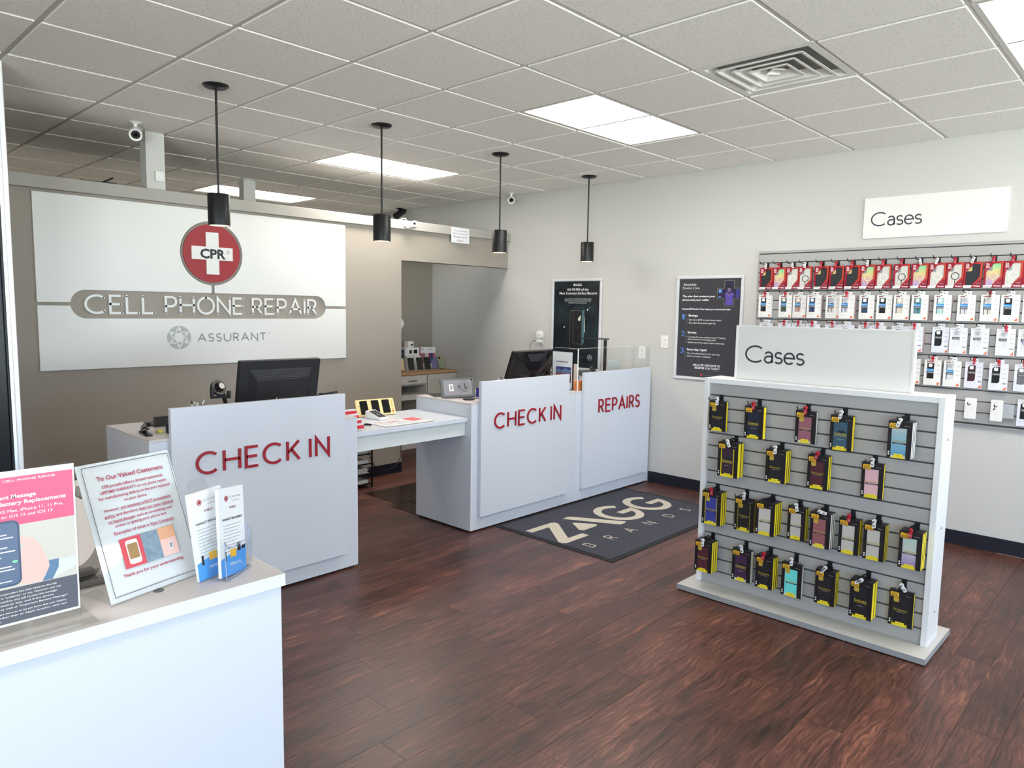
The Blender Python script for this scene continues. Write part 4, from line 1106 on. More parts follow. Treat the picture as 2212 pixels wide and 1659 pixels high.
R1 = [(1.278, 'black', CLIPW), (1.169, 'irid', CLIPR), (1.061, 'cw', CLIPW), (.961, 'ck', CLIPW), (.835, 'black', CLIPR), (.721, 'black', CLIPR), (.605, 'black', CLIPR), (.497, 'irid', CLIPW), (.388, 'cw', CLIPR),
      (.266, 'ck', CLIPR), (.148, 'irid', CLIPW), (.038, 'cw', CLIPW), (-.071, 'ck', CLIPR), (-.179, 'black', CLIPW), (-.296, 'irid', CLIPR), (-.405, 'cw', CLIPR), (-.512, 'black', CLIPW)]
RN = {'black': 'black', 'irid': 'rainbow-tinted', 'cw': 'clear white-ringed', 'ck': 'clear black-ringed'}
WX = XW - .026
random.seed(5)
for n, (yl, kind, clip) in enumerate(R1):
    yc = yl - .053
    hook(WX, yc, 2.020, .03, clip, 'black display hook, %s along the red-box row of the wall panel' % ORDN[n], 'hooks on the wall slat panel', random.choice([0, 0, .25, -.25, 1.1 if n in (4, 5, 12) else 0]))
    t = thing('phone_case_box', 'red box with %s phone case, %s along the wall panel\'s top row' % (RN[kind], ORDN[n]), 'case box', (WX - .008, yc, 1.980 - .175), F_WALL, 'boxed phone cases on the wall slat panel')
    me = red_mesh(kind)
    put('carton', me[0], t); put('phone_case', me[1], t, (0, 0, .0131)); put('print', me[2], t); put('hang_loop', me[3], t)

# white cartons (lower rows of the wall panel)
CARW = M('carton_white', (232, 231, 228), .5); CARL = M('carton_cool_white', (222, 224, 234), .5); MARS = M('carton_maroon_side', (118, 36, 46), .5); DARKS = M('carton_dark_side', (70, 74, 76), .5)
BLUR = M('ribbon_blue', (44, 142, 208), .45); BAND = M('ribbon_grey', (96, 98, 100), .45); ORG = M('corner_orange', (226, 108, 66), .5); LOGR = M('logo_maroon', (134, 50, 60), .5); FAINT = M('print_faint', (178, 180, 186), .5)
WC = {'black': (30, 31, 34), 'green': (62, 84, 76), 'blush': (196, 164, 154), 'blue': (54, 72, 104), 'clearblack': (206, 202, 198), 'clearblue': (206, 204, 208), 'navy': (52, 72, 104), 'beige': (212, 204, 188), 'teal': (86, 140, 146), 'aqua': (164, 204, 204), 'clearviolet': (206, 204, 210), 'wine': (64, 40, 46), 'clear': (214, 216, 220), 'smoke': (110, 112, 118)}
WCM = {k: M('insert_' + k, v, .3) for k, v in WC.items()}
RINGC = {'clearblack': PRINTK, 'blush': PRINTK, 'blue': PRINTK, 'teal': PRINTK, 'aqua': RINGW, 'clearviolet': M('ring_violet', (70, 70, 140), .4), 'clearblue': M('ring_blue', (62, 78, 160), .4)}
def white_mesh(style, D=.017):
    k = ('w', style)
    if k in cart: return cart[k]
    W, H = .105, .178
    a, b = -W / 2, W / 2
    body = CARW if style == 'a' else CARL
    wx0, wx1, wy0, wy1 = a + .016, a + .062, .046, H - .022
    m_ = MB()
    m_.box(a, b, 0, H, 0, D - .004, body)
    m_.box(a, wx0, 0, H, D - .004, D, body).box(wx1, b, 0, H, D - .004, D, body).box(wx0, wx1, 0, wy0, D - .004, D, body).box(wx0, wx1, wy1, H, D - .004, D, body)
    if style == 'b':
        m_.poly([(wx0, wy1), (wx0, wy1 - .014), (wx0 + .012, wy1)], D - .0001, body); m_.poly([(wx1, wy0), (wx1, wy0 + .012), (wx1 - .010, wy0)], D - .0001, body)
    m1 = m_.mesh('carton')
    m_ = MB()
    p = rrect(-.022, .022, H - .002, H + .026, .005)
    m_.prism(p, D - .006, D - .004, body); m_.poly(rrect(-.012, .012, H + .009, H + .014, .002), D - .0036, PRINTK)
    m2 = m_.mesh('hang_tab')
    m_ = MB(); z_ = D + .0003
    if style == 'a':
        m_.rect(a + .014, a + .040, H - .016, H - .006, z_, LOGR); m_.text('ZAGG', a + .017, H - .0135, .005, PRINTW, z_ + .0003, width=.020)
        m_.rect(wx0 - .0005, wx1, .098, .116, z_, BLUR); m_.text('MagSafe', wx0 + .012, .104, .006, PRINTW, z_ + .0003, width=.028); m_.ring(wx0 + .006, .107, .002, .0035, z_ + .0003, PRINTW, 10)
        m_.rect(wx0 - .0005, wx1, .084, .098, z_, BAND)
        m_.poly([(b - .022, .006), (b - .006, .006), (b - .006, .020), (b - .012, .024), (b - .024, .012)], z_, ORG)
        m_.rect(wx0, wx0 + .006, wy0, wy1, D - .0035, BAND)
    else:
        m_.text('GEAR4', a + .010, H - .015, .007, PRINTG, z_, width=.030)
        m_.rect(wx0 - .0005, wx1, .098, .114, z_, BAND)
        m_.poly([(b - .024, .004), (b - .004, .004), (b - .004, .026)], z_, ORG)
        m_.rect(b - .026, b - .004, .042, .050, z_, PRINTG)
    m_.text('13ft | 4m', wx0 + .010, .088 if style == 'a' else .102, .007, PRINTW, z_ + .0003, width=.034)
    m_.text('case name', a + .012, .030, .005, PRINTG, z_, width=.030); m_.text('phone model and colour', a + .012, .016, .0035, FAINT, z_, width=.044)
    for q in range(3):
        m_.text('+' if q == 0 else 'o', wx1 + .006, H - .040 - q * .03, .006, FAINT, z_); m_.rect(wx1 + .016, b - .006, H - .038 - q * .03, H - .034 - q * .03, z_, FAINT)
    m3 = m_.mesh('print')
    cart[k] = (m1, m2, m3)
    return cart[k]
def insert_mesh(col):
    k = ('i', col)
    if k in cart: return cart[k]
    a = -.0525
    m_ = MB(); m_.rect(a + .014, a + .064, .044, .158, 0, WCM[col])
    m_.poly(rrect(a + .026, a + .050, .128, .152, .007), .0003, CARW if not col.startswith('clear') else FAINT)
    if col in RINGC: m_.ring(a + .044, .098, .018, .022, .0005, RINGC[col], 20); m_.rect(a + .042, a + .046, .05, .078, .0005, RINGC[col])
    cart[k] = m_.mesh('phone_case')
    return cart[k]
def side_carton(mat):
    k = ('s', mat.name)
    if k not in cart:
        m_ = MB().box(-.0525, .0525, 0, .178, 0, .0125, CARW); m_.box(-.0525, .0527, .002, .176, .002, .0115, mat)
        m_.prism(rrect(-.022, .022, .176, .204, .005), .005, .007, CARW)
        cart[k] = m_.mesh('carton')
    return cart[k]
ROWS = [
 (1.757, 'a', 1.790, 'second', [(1.273, 'black', 2, CARW, CLIPR), (1.109, 'green', 1, CARW, CLIPR), (.994, 'blush', 1, CARW, CLIPW), (.872, 'blue', 3, MARS, CLIPW), (.737, 'clearblack', 1, CARW, CLIPW), (.622, 'clearblue', 4, MARS, CLIPR), (.492, 'navy', 1, CARW, CLIPW), (.369, 'black', 1, CARW, CLIPW),
   (.250, 'beige', 2, DARKS, CLIPW), (.129, 'teal', 3, MARS, CLIPW), (-.014, 'aqua', 3, MARS, CLIPW), (-.156, 'clearviolet', 2, MARS, CLIPW), (-.292, 'clearblack', 2, DARKS, CLIPD), (-.405, 'black', 1, CARW, CLIPW), (-.527, 'wine', 1, CARW, CLIPW)]),
 (1.532, 'b', 1.563, 'third', [(1.251, 'black', 3, MARS, CLIPW), (1.106, 'smoke', 1, CARW, CLIPR), (.992, 'smoke', 1, CARW, CLIPR), (.872, 'black', 3, MARS, CLIPR), (.730, 'smoke', 1, CARW, CLIPR), (.617, 'black', 3, MARS, CLIPW), (.487, 'black', 1, CARW, CLIPR), (.390, 'smoke', 4, MARS, CLIPR), (.254, 'smoke', 1, CARW, CLIPW),
   (.145, 'black', 4, MARS, CLIPR), (-.012, 'black', 1, CARW, CLIPW), (-.124, 'clear', 2, DARKS, CLIPW), (-.249, 'clear', 2, DARKS, CLIPW), (-.397, 'clear', 2, DARKS, CLIPR), (-.516, 'clearblue', 1, CARW, CLIPW)]),
 (1.300, 'b', 1.334, 'fourth', [(.153, 'black', 1, CARW, CLIPW), (.019, 'black', 2, DARKS, CLIPR), (-.102, 'clear', 2, MARS, CLIPW), (-.230, 'wine', 1, MARS, CLIPR), (-.376, 'black', 3, MARS, CLIPR), (-.513, 'smoke', 1, CARW, CLIPR)]),
 (1.071, 'b', 1.106, 'lowest', [(-.547, 'black', 1, CARW, CLIPW)])]
NW = {'clearblack': 'clear black-ringed', 'clearblue': 'clear blue-ringed', 'clearviolet': 'clear violet-ringed', 'blush': 'blush-pink', 'smoke': 'smoke-grey', 'wine': 'wine-coloured'}
for top, style, hz, rown, L in ROWS:
    for n, (yl, col, c_, side, clip) in enumerate(L):
        yc = yl - .053
        hook(WX, yc, hz, .017 + .0133 * (c_ - 1) + .004, clip, 'black display hook, %s along the %s row of the wall panel' % (ORDN[n], rown), 'hooks on the wall slat panel', random.choice([0, 0, .15, -.2]))
        sty = 'a' if (rown == 'fourth' and n < 3) else style
        me = white_mesh(sty)
        for q in range(c_):
            dep = .003 + .0133 * (c_ - 1 - q)
            lab = ('white box with %s phone case, %s along the wall panel\'s %s row' % (NW.get(col, col), ORDN[n], rown) if q == 0 else
                   'thin white box %s behind box %s of the wall panel\'s %s row' % (['', 'directly', 'second', 'third'][q], ['one', 'two', 'three', 'four', 'five', 'six', 'seven', 'eight', 'nine', 'ten', 'eleven', 'twelve', 'thirteen', 'fourteen', 'fifteen'][n], rown))
            t = thing('phone_case_box', lab, 'case box', (WX - dep, yc - .0008 * q, top - .178), F_WALL, 'boxed phone cases on the wall slat panel')
            if q == 0:
                put('carton', me[0], t); put('hang_tab', me[1], t); put('phone_case', insert_mesh(col), t, (0, 0, .0132)); put('print', me[2], t)
            else: put('carton', side_carton(side), t)
# two white cards hanging in the lowest row, one before a small grey box
for n, (y0, y1, lab) in enumerate(((-.253, -.323, 'plain white rounded card hanging in the wall panel\'s lowest row'), (-.405, -.473, 'printed white rounded card hanging before a small grey box'))):
    yc = (y0 + y1) / 2
    hook(WX, yc, 1.0298, .06, None, 'black display hook carrying the %s white card' % ['plain', 'printed'][n], 'hooks on the wall slat panel')
    t = thing('hang_card', lab, 'card', (WX - .055, yc, .914), F_WALL)
    MB().prism(rrect(-.035, .035, 0, .143, .008), 0, .0015, CARW).build('card', t)
    if n:
        m_ = MB(); m_.text('GEAR4', -.022, .122, .006, PRINTG, .002, width=.030).text('D3O', -.022, .100, .009, PRINTG, .002, width=.022).poly([(-.022, .072), (-.014, .072), (-.008, .086), (-.016, .086)], .002, PRINTK)
        m_.text('tested', -.004, .076, .004, FAINT, .002).text('clear', -.012, .045, .004, FAINT, .002).text('strong', -.012, .018, .004, FAINT, .002)
        m_.build('print', t)
t = thing('small_box', 'small pale grey box clipped in the lowest row behind a white card', 'box', (WX - .002, -.475, .935), F_WALL)
MB().box(-.05, .055, 0, .095, 0, .028, M('box_pale_grey', (176, 180, 184), .4)).build('carton', t, bevel=.001)
# ------------------------------------------------------------------ things on the first check-in counter
CT = .9424
def rotz(a): return Matrix.Rotation(a, 4, 'Z')
def monitor(label, x, y_, w_, h_, zc, tilt, glossy, kind):
    t = thing('computer_monitor', label, 'monitor', (x, y_, CT))
    mat = M('monitor_gloss', (14, 14, 17), .18) if glossy else M('monitor_shell', (24, 26, 32), .5)
    hd = thing('display_head', None, None); hd.parent = t; hd.location = (0, 0, zc - CT); hd.rotation_euler = (-tilt, 0, 0)
    m_ = MB(); m_.X = face((1, 0, 0), (0, 0, 1))
    m_.prism(rrect(-w_ / 2, w_ / 2, -h_ / 2, h_ / 2, .008), -.02, .012, mat)
    m_.build('bezel', hd, bevel=.002)
    m_ = MB(); m_.X = face((1, 0, 0), (0, 0, 1))
    if kind == 0:
        b0 = [(-.205, -.15), (.205, -.15), (.205, .10), (-.205, .10)]; b1 = [(-.17, -.13), (.17, -.13), (.17, .045), (-.17, .045)]
    else:
        b0 = [(-.245, -.13), (.245, -.13), (.245, .145), (-.245, .145)]; b1 = [(-.09, -.11), (.09, -.11), (.06, -.01), (-.06, -.01)]
    vs = [(x_, y2, .012) for x_, y2 in b0] + [(x_, y2, .045) for x_, y2 in b1]
    m_.add(vs, [(0, 1, 5, 4), (1, 2, 6, 5), (2, 3, 7, 6), (3, 0, 4, 7), (4, 5, 6, 7)], mat)
    m_.build('rear_housing', hd, bevel=.004, seg=2)
    if kind == 0:
        for k in range(6):
            yy = .052 + k * .0085; xx = .172 + k * .0045; zz = .0425 - k * .0052
            m2 = MB(); m2.X = face((1, 0, 0), (0, 0, 1)); m2.tube([(-xx, yy, zz), (xx, yy, zz)], .0022, M('monitor_rib', (52, 55, 62), .4)); m2.build('vent_rib', hd)
        m2 = MB(); m2.X = face((1, 0, 0), (0, 0, 1)); m2.rect(-.036, .018, -.094, -.072, .0458, PRINTW); m2.rect(-.032, -.012, -.080, -.077, .046, PRINTK); m2.rect(-.032, .012, -.087, -.084, .046, PRINTG); m2.build('spec_label', hd)
        for a_, b_2 in ((-.055, .02), (.05, .02), (-.055, -.085), (.05, -.085)):
            m2 = MB(); m2.X = face((1, 0, 0), (0, 0, 1)); m2.cyl((a_, b_2, .045), (a_, b_2, .0462), .004, BLACKG, 8); m2.build('screw', hd)
    else:
        m2 = MB(); m2.X = face((1, 0, 0), (0, 0, 1)); m2.poly([(-.13, .14), (.13, .14), (.03, .045), (-.03, .045)], .0285, M('monitor_mesh', (40, 42, 48), .5, noise=.6, nscale=300)); m2.build('vent_mesh', hd)
        m2 = MB(); m2.X = face((1, 0, 0), (0, 0, 1)); m2.tube([(-.2, -.03, .026), (-.1, -.055, .042), (0, -.062, .049), (.1, -.055, .042), (.2, -.02, .026)], .004, M('monitor_trim', (44, 46, 50), .25)); m2.build('trim_line', hd)
        m2 = MB(); m2.X = face((1, 0, 0), (0, 0, 1)); m2.ring(0, -.07, .024, .026, .0465, M('monitor_logo', (60, 62, 66), .3)); m2.text('DELL', 0, -.075, .009, M('monitor_logo', (60, 62, 66), .3), .0465, 'CENTER'); m2.build('logo', hd)
    MB().box(-.03, .03, -.03, .0, 0.01, zc - CT - .02, mat).build('stand_neck', t)
    MB().lathe([(0, .0), (.10, 0), (.10, .006), (.03, .014), (0, .014)], mat, n=28).build('stand_foot', t, smooth=40)
    return t
monitor('matt black monitor seen from behind on the lone check-in counter', -.562, 2.72, .535, .31, 1.13, -math.radians(12), False, 0)
monitor('glossy black monitor seen from behind near the clear counter shield', 1.735, 2.70, .535, .305, 1.122, -math.radians(20), True, 1)
# suction phone mount
t = thing('phone_mount', 'black suction-cup phone mount standing beside the matt monitor', 'phone mount', (-.93, 2.70, CT))
MB().cyl((.03, 0, 0), (.03, 0, .012), .045, BLACK, 24).build('foot', t, smooth=40)
MB().tube([(.03, 0, .012), (.02, 0, .09), (.0, -.005, .16)], .013, BLACK, 8).tube([(.045, 0, .012), (.05, -.02, .07), (.02, -.03, .14)], .004, ALU).build('arm', t, smooth=60)
m_ = MB(); m_.X = Matrix.Translation((-.035, -.03, .195)) @ Matrix.Rotation(.5, 4, 'Y') @ Matrix.Rotation(-.5, 4, 'X') @ face((1, 0, 0), (0, 0, 1))
m_.cyl((0, 0, -.012), (0, 0, .006), .046, BLACK, 24); m_.cyl((0, 0, .006), (0, 0, .03), .03, BLACKG, 20, .018)
m_.build('suction_cup', t, smooth=40)
m_ = MB(); m_.box(-.088, -.07, -.05, -.03, .14, .2, BLACK); m_.box(.01, .028, -.05, -.03, .13, .175, BLACK); m_.box(-.088, .028, -.045, -.033, .135, .15, BLACK); m_.build('clamp', t, bevel=.003)
# pen cups
PENW = M('pen_white', (228, 228, 226), .35)
def pen_cup(label, x, y_, n, seed, h0):
    random.seed(seed)
    t = thing('pen_cup', label, 'pen cup', (x, y_, CT))
    MB().lathe([(0, 0), (.036, 0), (.038, .095), (.035, .095), (.033, .004), (0, .004)], BLACK, n=24).build('cup', t, smooth=40)
    for k in range(n):
        a = 2 * PI * k / n + random.random(); dx, dy = math.cos(a), math.sin(a); L = h0 + random.uniform(-.012, .012)
        p = thing('pen', ['white pen leaning in the cup behind the %s panel, %s around the rim' % ('lone counter\'s' if seed == 1 else 'middle counter\'s', ORDN[k])][0], 'pen', (x, y_, CT), group='pens in the cups')
        m_ = MB().cyl((dx * .016, dy * .016, .006), (dx * .028, dy * .028, L - .02), .0038, PENW if k % 2 else BLACK, 8).cyl((dx * .028, dy * .028, L - .02), (dx * .031, dy * .031, L), .0036, BLACK if k % 3 == 0 else PENW, 8)
        m_.build('barrel', p, smooth=40)
pen_cup('black pen cup hidden behind the lone check-in panel', -1.145, 2.53, 9, 1, .142)
pen_cup('black pen cup hidden behind the middle check-in panel', 1.155, 2.47, 6, 2, .137)
# acrylic card holder and dark device behind the panel
t = thing('card_holder', 'clear acrylic card holder at the end of the lone counter', 'card holder', (-.255, 2.62, CT + .001), -.2)
m_ = MB(); m_.X = Matrix.Rotation(-.25, 4, 'X'); m_.box(-.03, .03, 0, .003, .0, .185, CLEAR).box(-.03, .03, -.03, .0, 0, .003, CLEAR); m_.build('back_plate', t)
MB().box(.034, .037, -.02, .03, 0, .17, CLEAR).build('side_plate', t)
t = thing('scanner', 'low black scanner lying at the end of the lone counter', 'scanner', (-.225, 2.74, CT), .25)
MB().box(-.06, .06, -.03, .03, 0, .095, BLACK).box(-.05, .11, -.012, .012, .095, .107, BLACK).build('body', t, bevel=.004)
# stapler
t = thing('stapler', 'black desk stapler standing on the corner of the lone counter', 'stapler', (-1.425, 2.51, CT), math.radians(-98))
MB().prism(rrect(-.085, .085, -.018, .018, .014), 0, .008, BLACK).build('base', t, bevel=.002)
m_ = MB(); m_.X = Matrix.Translation((0, .011, 0)) @ face((1, 0, 0), (0, 0, 1))
m_.prism([(-.07, .010), (-.06, .035), (.02, .062), (.06, .066), (.075, .05), (.06, .044), (.0, .036), (-.045, .01)], -.0, .022, BLACKG); m_.build('arm', t, bevel=.002)
m_ = MB(); m_.X = Matrix.Translation((0, .008, 0)) @ face((1, 0, 0), (0, 0, 1)); m_.prism([(-.06, .012), (.045, .038), (.05, .030), (-.04, .008)], 0, .016, STEEL); m_.build('magazine', t)
t = thing('document_tray', 'low dark tray on the lone counter behind the stapler', 'tray', (-1.20, 2.705, CT + .0005), 0)
m_ = MB().box(-.11, .11, -.012, .012, 0, .055, M('tray_dark', (52, 50, 52), .5)).box(-.11, .11, .012, .16, 0, .008, M('tray_dark', (52, 50, 52), .5)); m_.build('tray', t, bevel=.001)
t = thing('tape_dispenser', 'black tape dispenser half hidden by the lone check-in panel', 'tape dispenser', (-1.305, 2.475, CT), -.25)
m_ = MB(); m_.X = Matrix.Translation((0, .025, 0)) @ face((1, 0, 0), (0, 0, 1)); m_.prism([(-.03, 0), (.1, 0), (.1, .02), (.06, .055), (.02, .085), (-.02, .07), (-.03, .03)], 0, .05, BLACK); m_.build('body', t, bevel=.003)
t = thing('sticky_pad', 'small yellow sticky note pad beside the tape dispenser', 'note pad', (-1.352, 2.52, CT), -.2)
MB().box(-.012, .012, -.02, .02, 0, .012, M('sticky_yellow', (232, 220, 96), .6)).build('sheets', t)

# ------------------------------------------------------------------ things on the bridge desk
DT = .8381
CRY = M('buttercream_plastic', (236, 212, 150), .4)
t = thing('phone_display', 'cream frame tilted on the bridge desk holding three dark phones', 'display', (.245, 2.815, DT), math.radians(-8))
hd = Matrix.Rotation(-math.radians(24), 4, 'X') @ face((1, 0, 0), (0, 0, 1))
m_ = MB(); m_.X = Matrix.Translation((0, 0, .006)) @ hd; m_.prism(rrect(-.152, .152, 0, .122, .012), -.012, .0, CRY); m_.build('frame_plate', t, bevel=.002)
for k, cx in enumerate((-.092, -.002, .082)):
    m_ = MB(); m_.X = Matrix.Translation((0, 0, .006)) @ hd; m_.prism(rrect(cx - .029, cx + .029, .012, .112, .006), 0, .003, BLACKG); m_.build('phone_screen', t)
for k in range(5):
    m_ = MB(); m_.X = Matrix.Translation((0, 0, .006)) @ hd; m_.cyl((.132, .10 - k * .019, 0), (.132, .10 - k * .019, .003), .006, REDP if k == 4 else M('button_amber', (216, 186, 96), .4), 10); m_.build('button', t)
MB().box(-.14, .14, .02, .09, 0, .004, BLACK).box(-.14, -.12, .03, .05, .004, .075, BLACK).box(.12, .14, .03, .05, .004, .075, BLACK).build('easel', t)
t = thing('card_terminal', 'white wedge-shaped card terminal with a dark screen on the desk', 'card terminal', (.17, 2.715, DT), math.radians(8))
m_ = MB(); m_.X = face((0, -1, 0), (0, 0, 1)); m_.prism([(-.075, 0), (.07, 0), (.07, .012), (-.066, .056), (-.075, .05)], -.043, .043, M('terminal_white', (238, 238, 238), .25)); m_.build('wedge_body', t, bevel=.003, seg=2)
sl = math.atan2(.044, .136)
m_ = MB(); m_.X = Matrix.Translation((0, -.002, .0352)) @ Matrix.Rotation(sl, 4, 'X'); m_.poly(rrect(-.034, .034, -.056, .056, .004), 0, M('terminal_screen', (42, 46, 54), .15)); m_.ring(0, -.01, .010, .0125, .0004, PRINTG, 18); m_.build('screen', t)
t = thing('counter_mat', 'printed counter mat with a red panel lying on the bridge desk', 'counter mat', (.2, 2.50, DT))
MB().prism(rrect(-.205, .205, -.125, .112, .008), 0, .002, BLACK).build('backing', t)
m_ = MB(); m_.poly(rrect(-.203, .203, -.123, .11, .008), .0023, PAPER)
m_.rect(.085, .19, -.02, .095, .0026, REDP); m_.rect(.10, .175, .02, .05, .0029, M('print_rose', (238, 150, 150), .5))
for k, (a_, b_2, c_) in enumerate(((-.17, .06, .07), (-.15, .02, .16), (-.08, .03, .1), (-.16, -.03, .08), (-.04, -.02, .1), (-.06, -.06, .08), (.02, -.07, .09))):
    m_.rect(a_, a_ + c_, b_2, b_2 + .008, .0026, REDP if k < 3 else FAINT); m_.rect(a_, a_ + c_ * .8, b_2 - .012, b_2 - .006, .0026, FAINT)
m_.build('printed_face', t)
REDC2 = M('card_red', (214, 44, 58), .5)
t = thing('card_stand', 'tiered stand of red and white cards at the end of the lone counter', 'card stand', (-.215, 2.385, DT))
for k in range(4):
    y0, zt = .028 * k, .044 + .027 * k
    MB().box(-.05, .052 - .006 * (3 - k) * 0, y0, y0 + .002, 0, zt * .75, CLEAR).build('clear_tier', t)
    c_ = MB(); c_.box(-.046, .048, y0 + .006, y0 + .018, .002 + .0 * k, zt, PAPER); c_.box(-.046, .0483, y0 + .0054, y0 + .006, max(0.004, zt - .034), zt - .010, REDC2); c_.build('card_stack', t)
MB().box(-.052, .054, -.002, .112, 0, .002, CLEAR).build('base_plate', t)
t = thing('black_marker', 'short black marker lying on the bridge desk by the card racks', 'marker', (-.05, 2.525, DT), -.9)
MB().cyl((-.03, 0, .006), (.03, 0, .006), .006, BLACK, 10).build('barrel', t, smooth=40)

# ------------------------------------------------------------------ things on the middle counter
TABG = M('tablet_grey_rubber', (92, 96, 96), .6); TABB = M('tablet_back', (132, 130, 138), .4)
t = thing('tablet', 'rugged grey tablet propped with its back facing out on the counter end', 'tablet', (.832, 2.60, CT), math.radians(-24))
TB = Matrix.Translation((0, 0, .002)) @ Matrix.Rotation(-math.radians(24), 4, 'X') @ face((1, 0, 0), (0, 0, 1))
m_ = MB(); m_.X = TB; m_.prism(rrect(-.135, .135, 0, .152, .016), -.008, .008, TABG); m_.build('case_shell', t, bevel=.003)
m_ = MB(); m_.X = TB; m_.poly(rrect(-.112, .108, .018, .136, .006), .0085, TABB); m_.build('back_panel', t)
m_ = MB(); m_.X = TB; m_.cyl((.052, .09, .0085), (.052, .09, .012), .044, M('tablet_disc', (118, 118, 124), .4), 28); m_.box(.0, .014, .082, .09, .012, .0125, PRINTK); m_.rect(.05, .056, .062, .108, .0125, PRINTK); m_.rect(.060, .066, .062, .085, .0125, PRINTK); m_.build('hand_strap_disc', t)
m_ = MB(); m_.X = TB; m_.rect(-.07, -.038, .05, .104, .0089, PRINTW); m_.rect(-.062, -.046, .06, .095, .0092, PRINTG); m_.build('asset_label', t)
m_ = MB(); m_.X = TB
for cx in (-.115, .112): m_.cyl((cx, .142, .008), (cx, .142, .0095), .006, BLACK, 10)
m_ = MB(); m_.X = TB; m_.cyl((.112, .138, .008), (.112, .138, .0095), .006, BLACKG, 12); m_.build('camera_eye', t)
t = thing('desk_pad', 'thin black desk pad lying behind the grey tablet', 'pad', (.90, 2.80, CT), math.radians(-24))
MB().box(-.14, .12, -.09, .1, 0, .003, BLACK).build('pad', t)
t = thing('charging_puck', 'round black charging puck on the middle counter corner', 'charger', (.815, 2.475, CT))
MB().lathe([(0, 0), (.042, 0), (.044, .004), (.042, .009), (0, .010)], BLACK, n=28).build('puck', t, smooth=40)
MB().tube([(.04, 0, .005), (.09, -.01, .004), (.14, .02, .004)], .0025, BLACK).build('cable', t, smooth=60)
t = thing('acrylic_stand', 'small clear acrylic stand in front of the grey tablet', 'stand', (.835, 2.535, CT), math.radians(-15))
m_ = MB(); m_.X = Matrix.Translation((0, 0, .001)) @ Matrix.Rotation(-.2, 4, 'X'); m_.box(-.038, .038, 0, .003, 0, .055, CLEAR); m_.build('front_plate', t)
t = thing('tissue_pack', 'blue packet with white tissue beside the grey tablet', 'tissue pack', (1.01, 2.53, CT))
MB().box(-.035, .035, -.04, .04, 0, .07, M('packet_blue', (52, 58, 150), .4)).build('packet', t, bevel=.004)
m_ = MB(); m_.poly([(-.02, -.015), (.02, -.012), (.015, .015), (-.018, .012)], .0702, PAPER); m_.add([(-.02, -.01, .07), (.02, -.01, .07), (.0, .01, .07), (-.015, -.005, .10), (.018, .0, .095), (.002, .008, .105)], [(0, 1, 4, 3), (1, 2, 5, 4), (2, 0, 3, 5)], PAPER); m_.build('tissue', t)

# ------------------------------------------------------------------ repairs counter: clear shield, flyers, lamp
t = thing('counter_shield', 'clear acrylic shield standing on the repairs counter', 'shield', (2.45, 2.33, CT))
MB().box(-.535, .545, -.003, .003, 0, .350, CLEAR).build('front_sheet', t)
MB().box(-.541, -.535, -.003, .255, 0, .350, CLEAR).build('side_sheet', t)
MB().box(-.5415, -.5345, -.0045, .0005, 0, .350, M('acrylic_bright_edge', (232, 238, 238), .2)).build('corner_edge', t)
m_ = MB().box(-.535, .545, -.003, .003, .350, .3515, M('acrylic_top_edge', (214, 222, 222), .25)); m_.box(-.541, -.535, .0, .255, .350, .3515, M('acrylic_top_edge', (214, 222, 222), .25)); m_.build('top_edge', t)
for x in (.30, .535): MB().box(x, x + .004, .003, .03, 0, .33, CLEAR).build('rib', t)
F_SIDE = face((0, -1, 0), (0, 0, 1))
t = thing('flyer_holder', 'black flyer holder with mountain photo flyers beside the clear shield', 'flyer holder', (1.925, 2.505, CT), F_SIDE)
MB().box(-.120, .118, 0, .335, -.006, -.003, BLACK).box(-.1, .1, 0, .004, -.06, -.006, BLACK).build('easel_back', t)
m_ = MB().box(-.108, .105, .004, .315, -.003, 0, PAPER)
m_.text('EXPERIENCE', -.065, .225, .014, PRINTK, .0004, width=.125, bold=.02); m_.text('a better repair', -.06, .208, .006, PRINTG, .0004, width=.08)
SKYP = M('flyer_sky', (50, 66, 118), .5); CITY = grad_case('flyer_city', [(0, (34, 28, 40)), (.35, (70, 40, 44)), (.7, (196, 104, 70)), (1, (92, 70, 92))], 'Y', .08, .14)
m_.rect(-.07, .095, .06, .19, .0003, SKYP); m_.poly([(-.07, .16), (-.04, .175), (-.01, .16), (.03, .18), (.07, .165), (.095, .17), (.095, .13), (-.07, .13)], .0005, M('flyer_mountain', (104, 120, 160), .5)); m_.rect(-.07, .095, .06, .135, .0006, CITY)
for q, (a_, b_2) in enumerate(((-.04, .10), (-.01, .115), (.02, .105), (.05, .112), (.07, .10))): m_.disc(a_, b_2, .006, .0009, M('flyer_glow', (236, 176, 96), .5), 10)
m_.build('flyers', t)
t = thing('card_pack', 'pale cards with small print standing behind the glossy monitor', 'cards', (2.13, 2.60, CT), Matrix.Rotation(.2, 4, 'Z') @ F_SIDE)
m_ = MB().box(-.10, .075, 0, .20, -.02, 0, M('card_blush', (226, 206, 196), .6)); m_.disc(.04, .155, .010, .0006, M('seal_gold', (206, 176, 80), .5), 14)
for q in range(7): m_.rect(-.08, .02, .165 - q * .02, .169 - q * .02, .0004, PRINTG)
m_.build('cards', t)
t = thing('tissue_box', 'orange tissue box standing inside the clear shield', 'tissue box', (1.985, 2.352, CT))
MB().box(-.062, .062, -.016, .028, 0, .082, M('tissue_orange', (222, 128, 66), .5, noise=.15, nscale=30)).build('carton', t, bevel=.003)
m_ = MB(); m_.add([(-.03, .0, .082), (.03, -.005, .082), (.01, .02, .082), (-.025, -.005, .12), (.02, .0, .112), (-.005, .015, .125)], [(0, 1, 4, 3), (1, 2, 5, 4), (2, 0, 3, 5)], PAPER); m_.build('tissue', t)
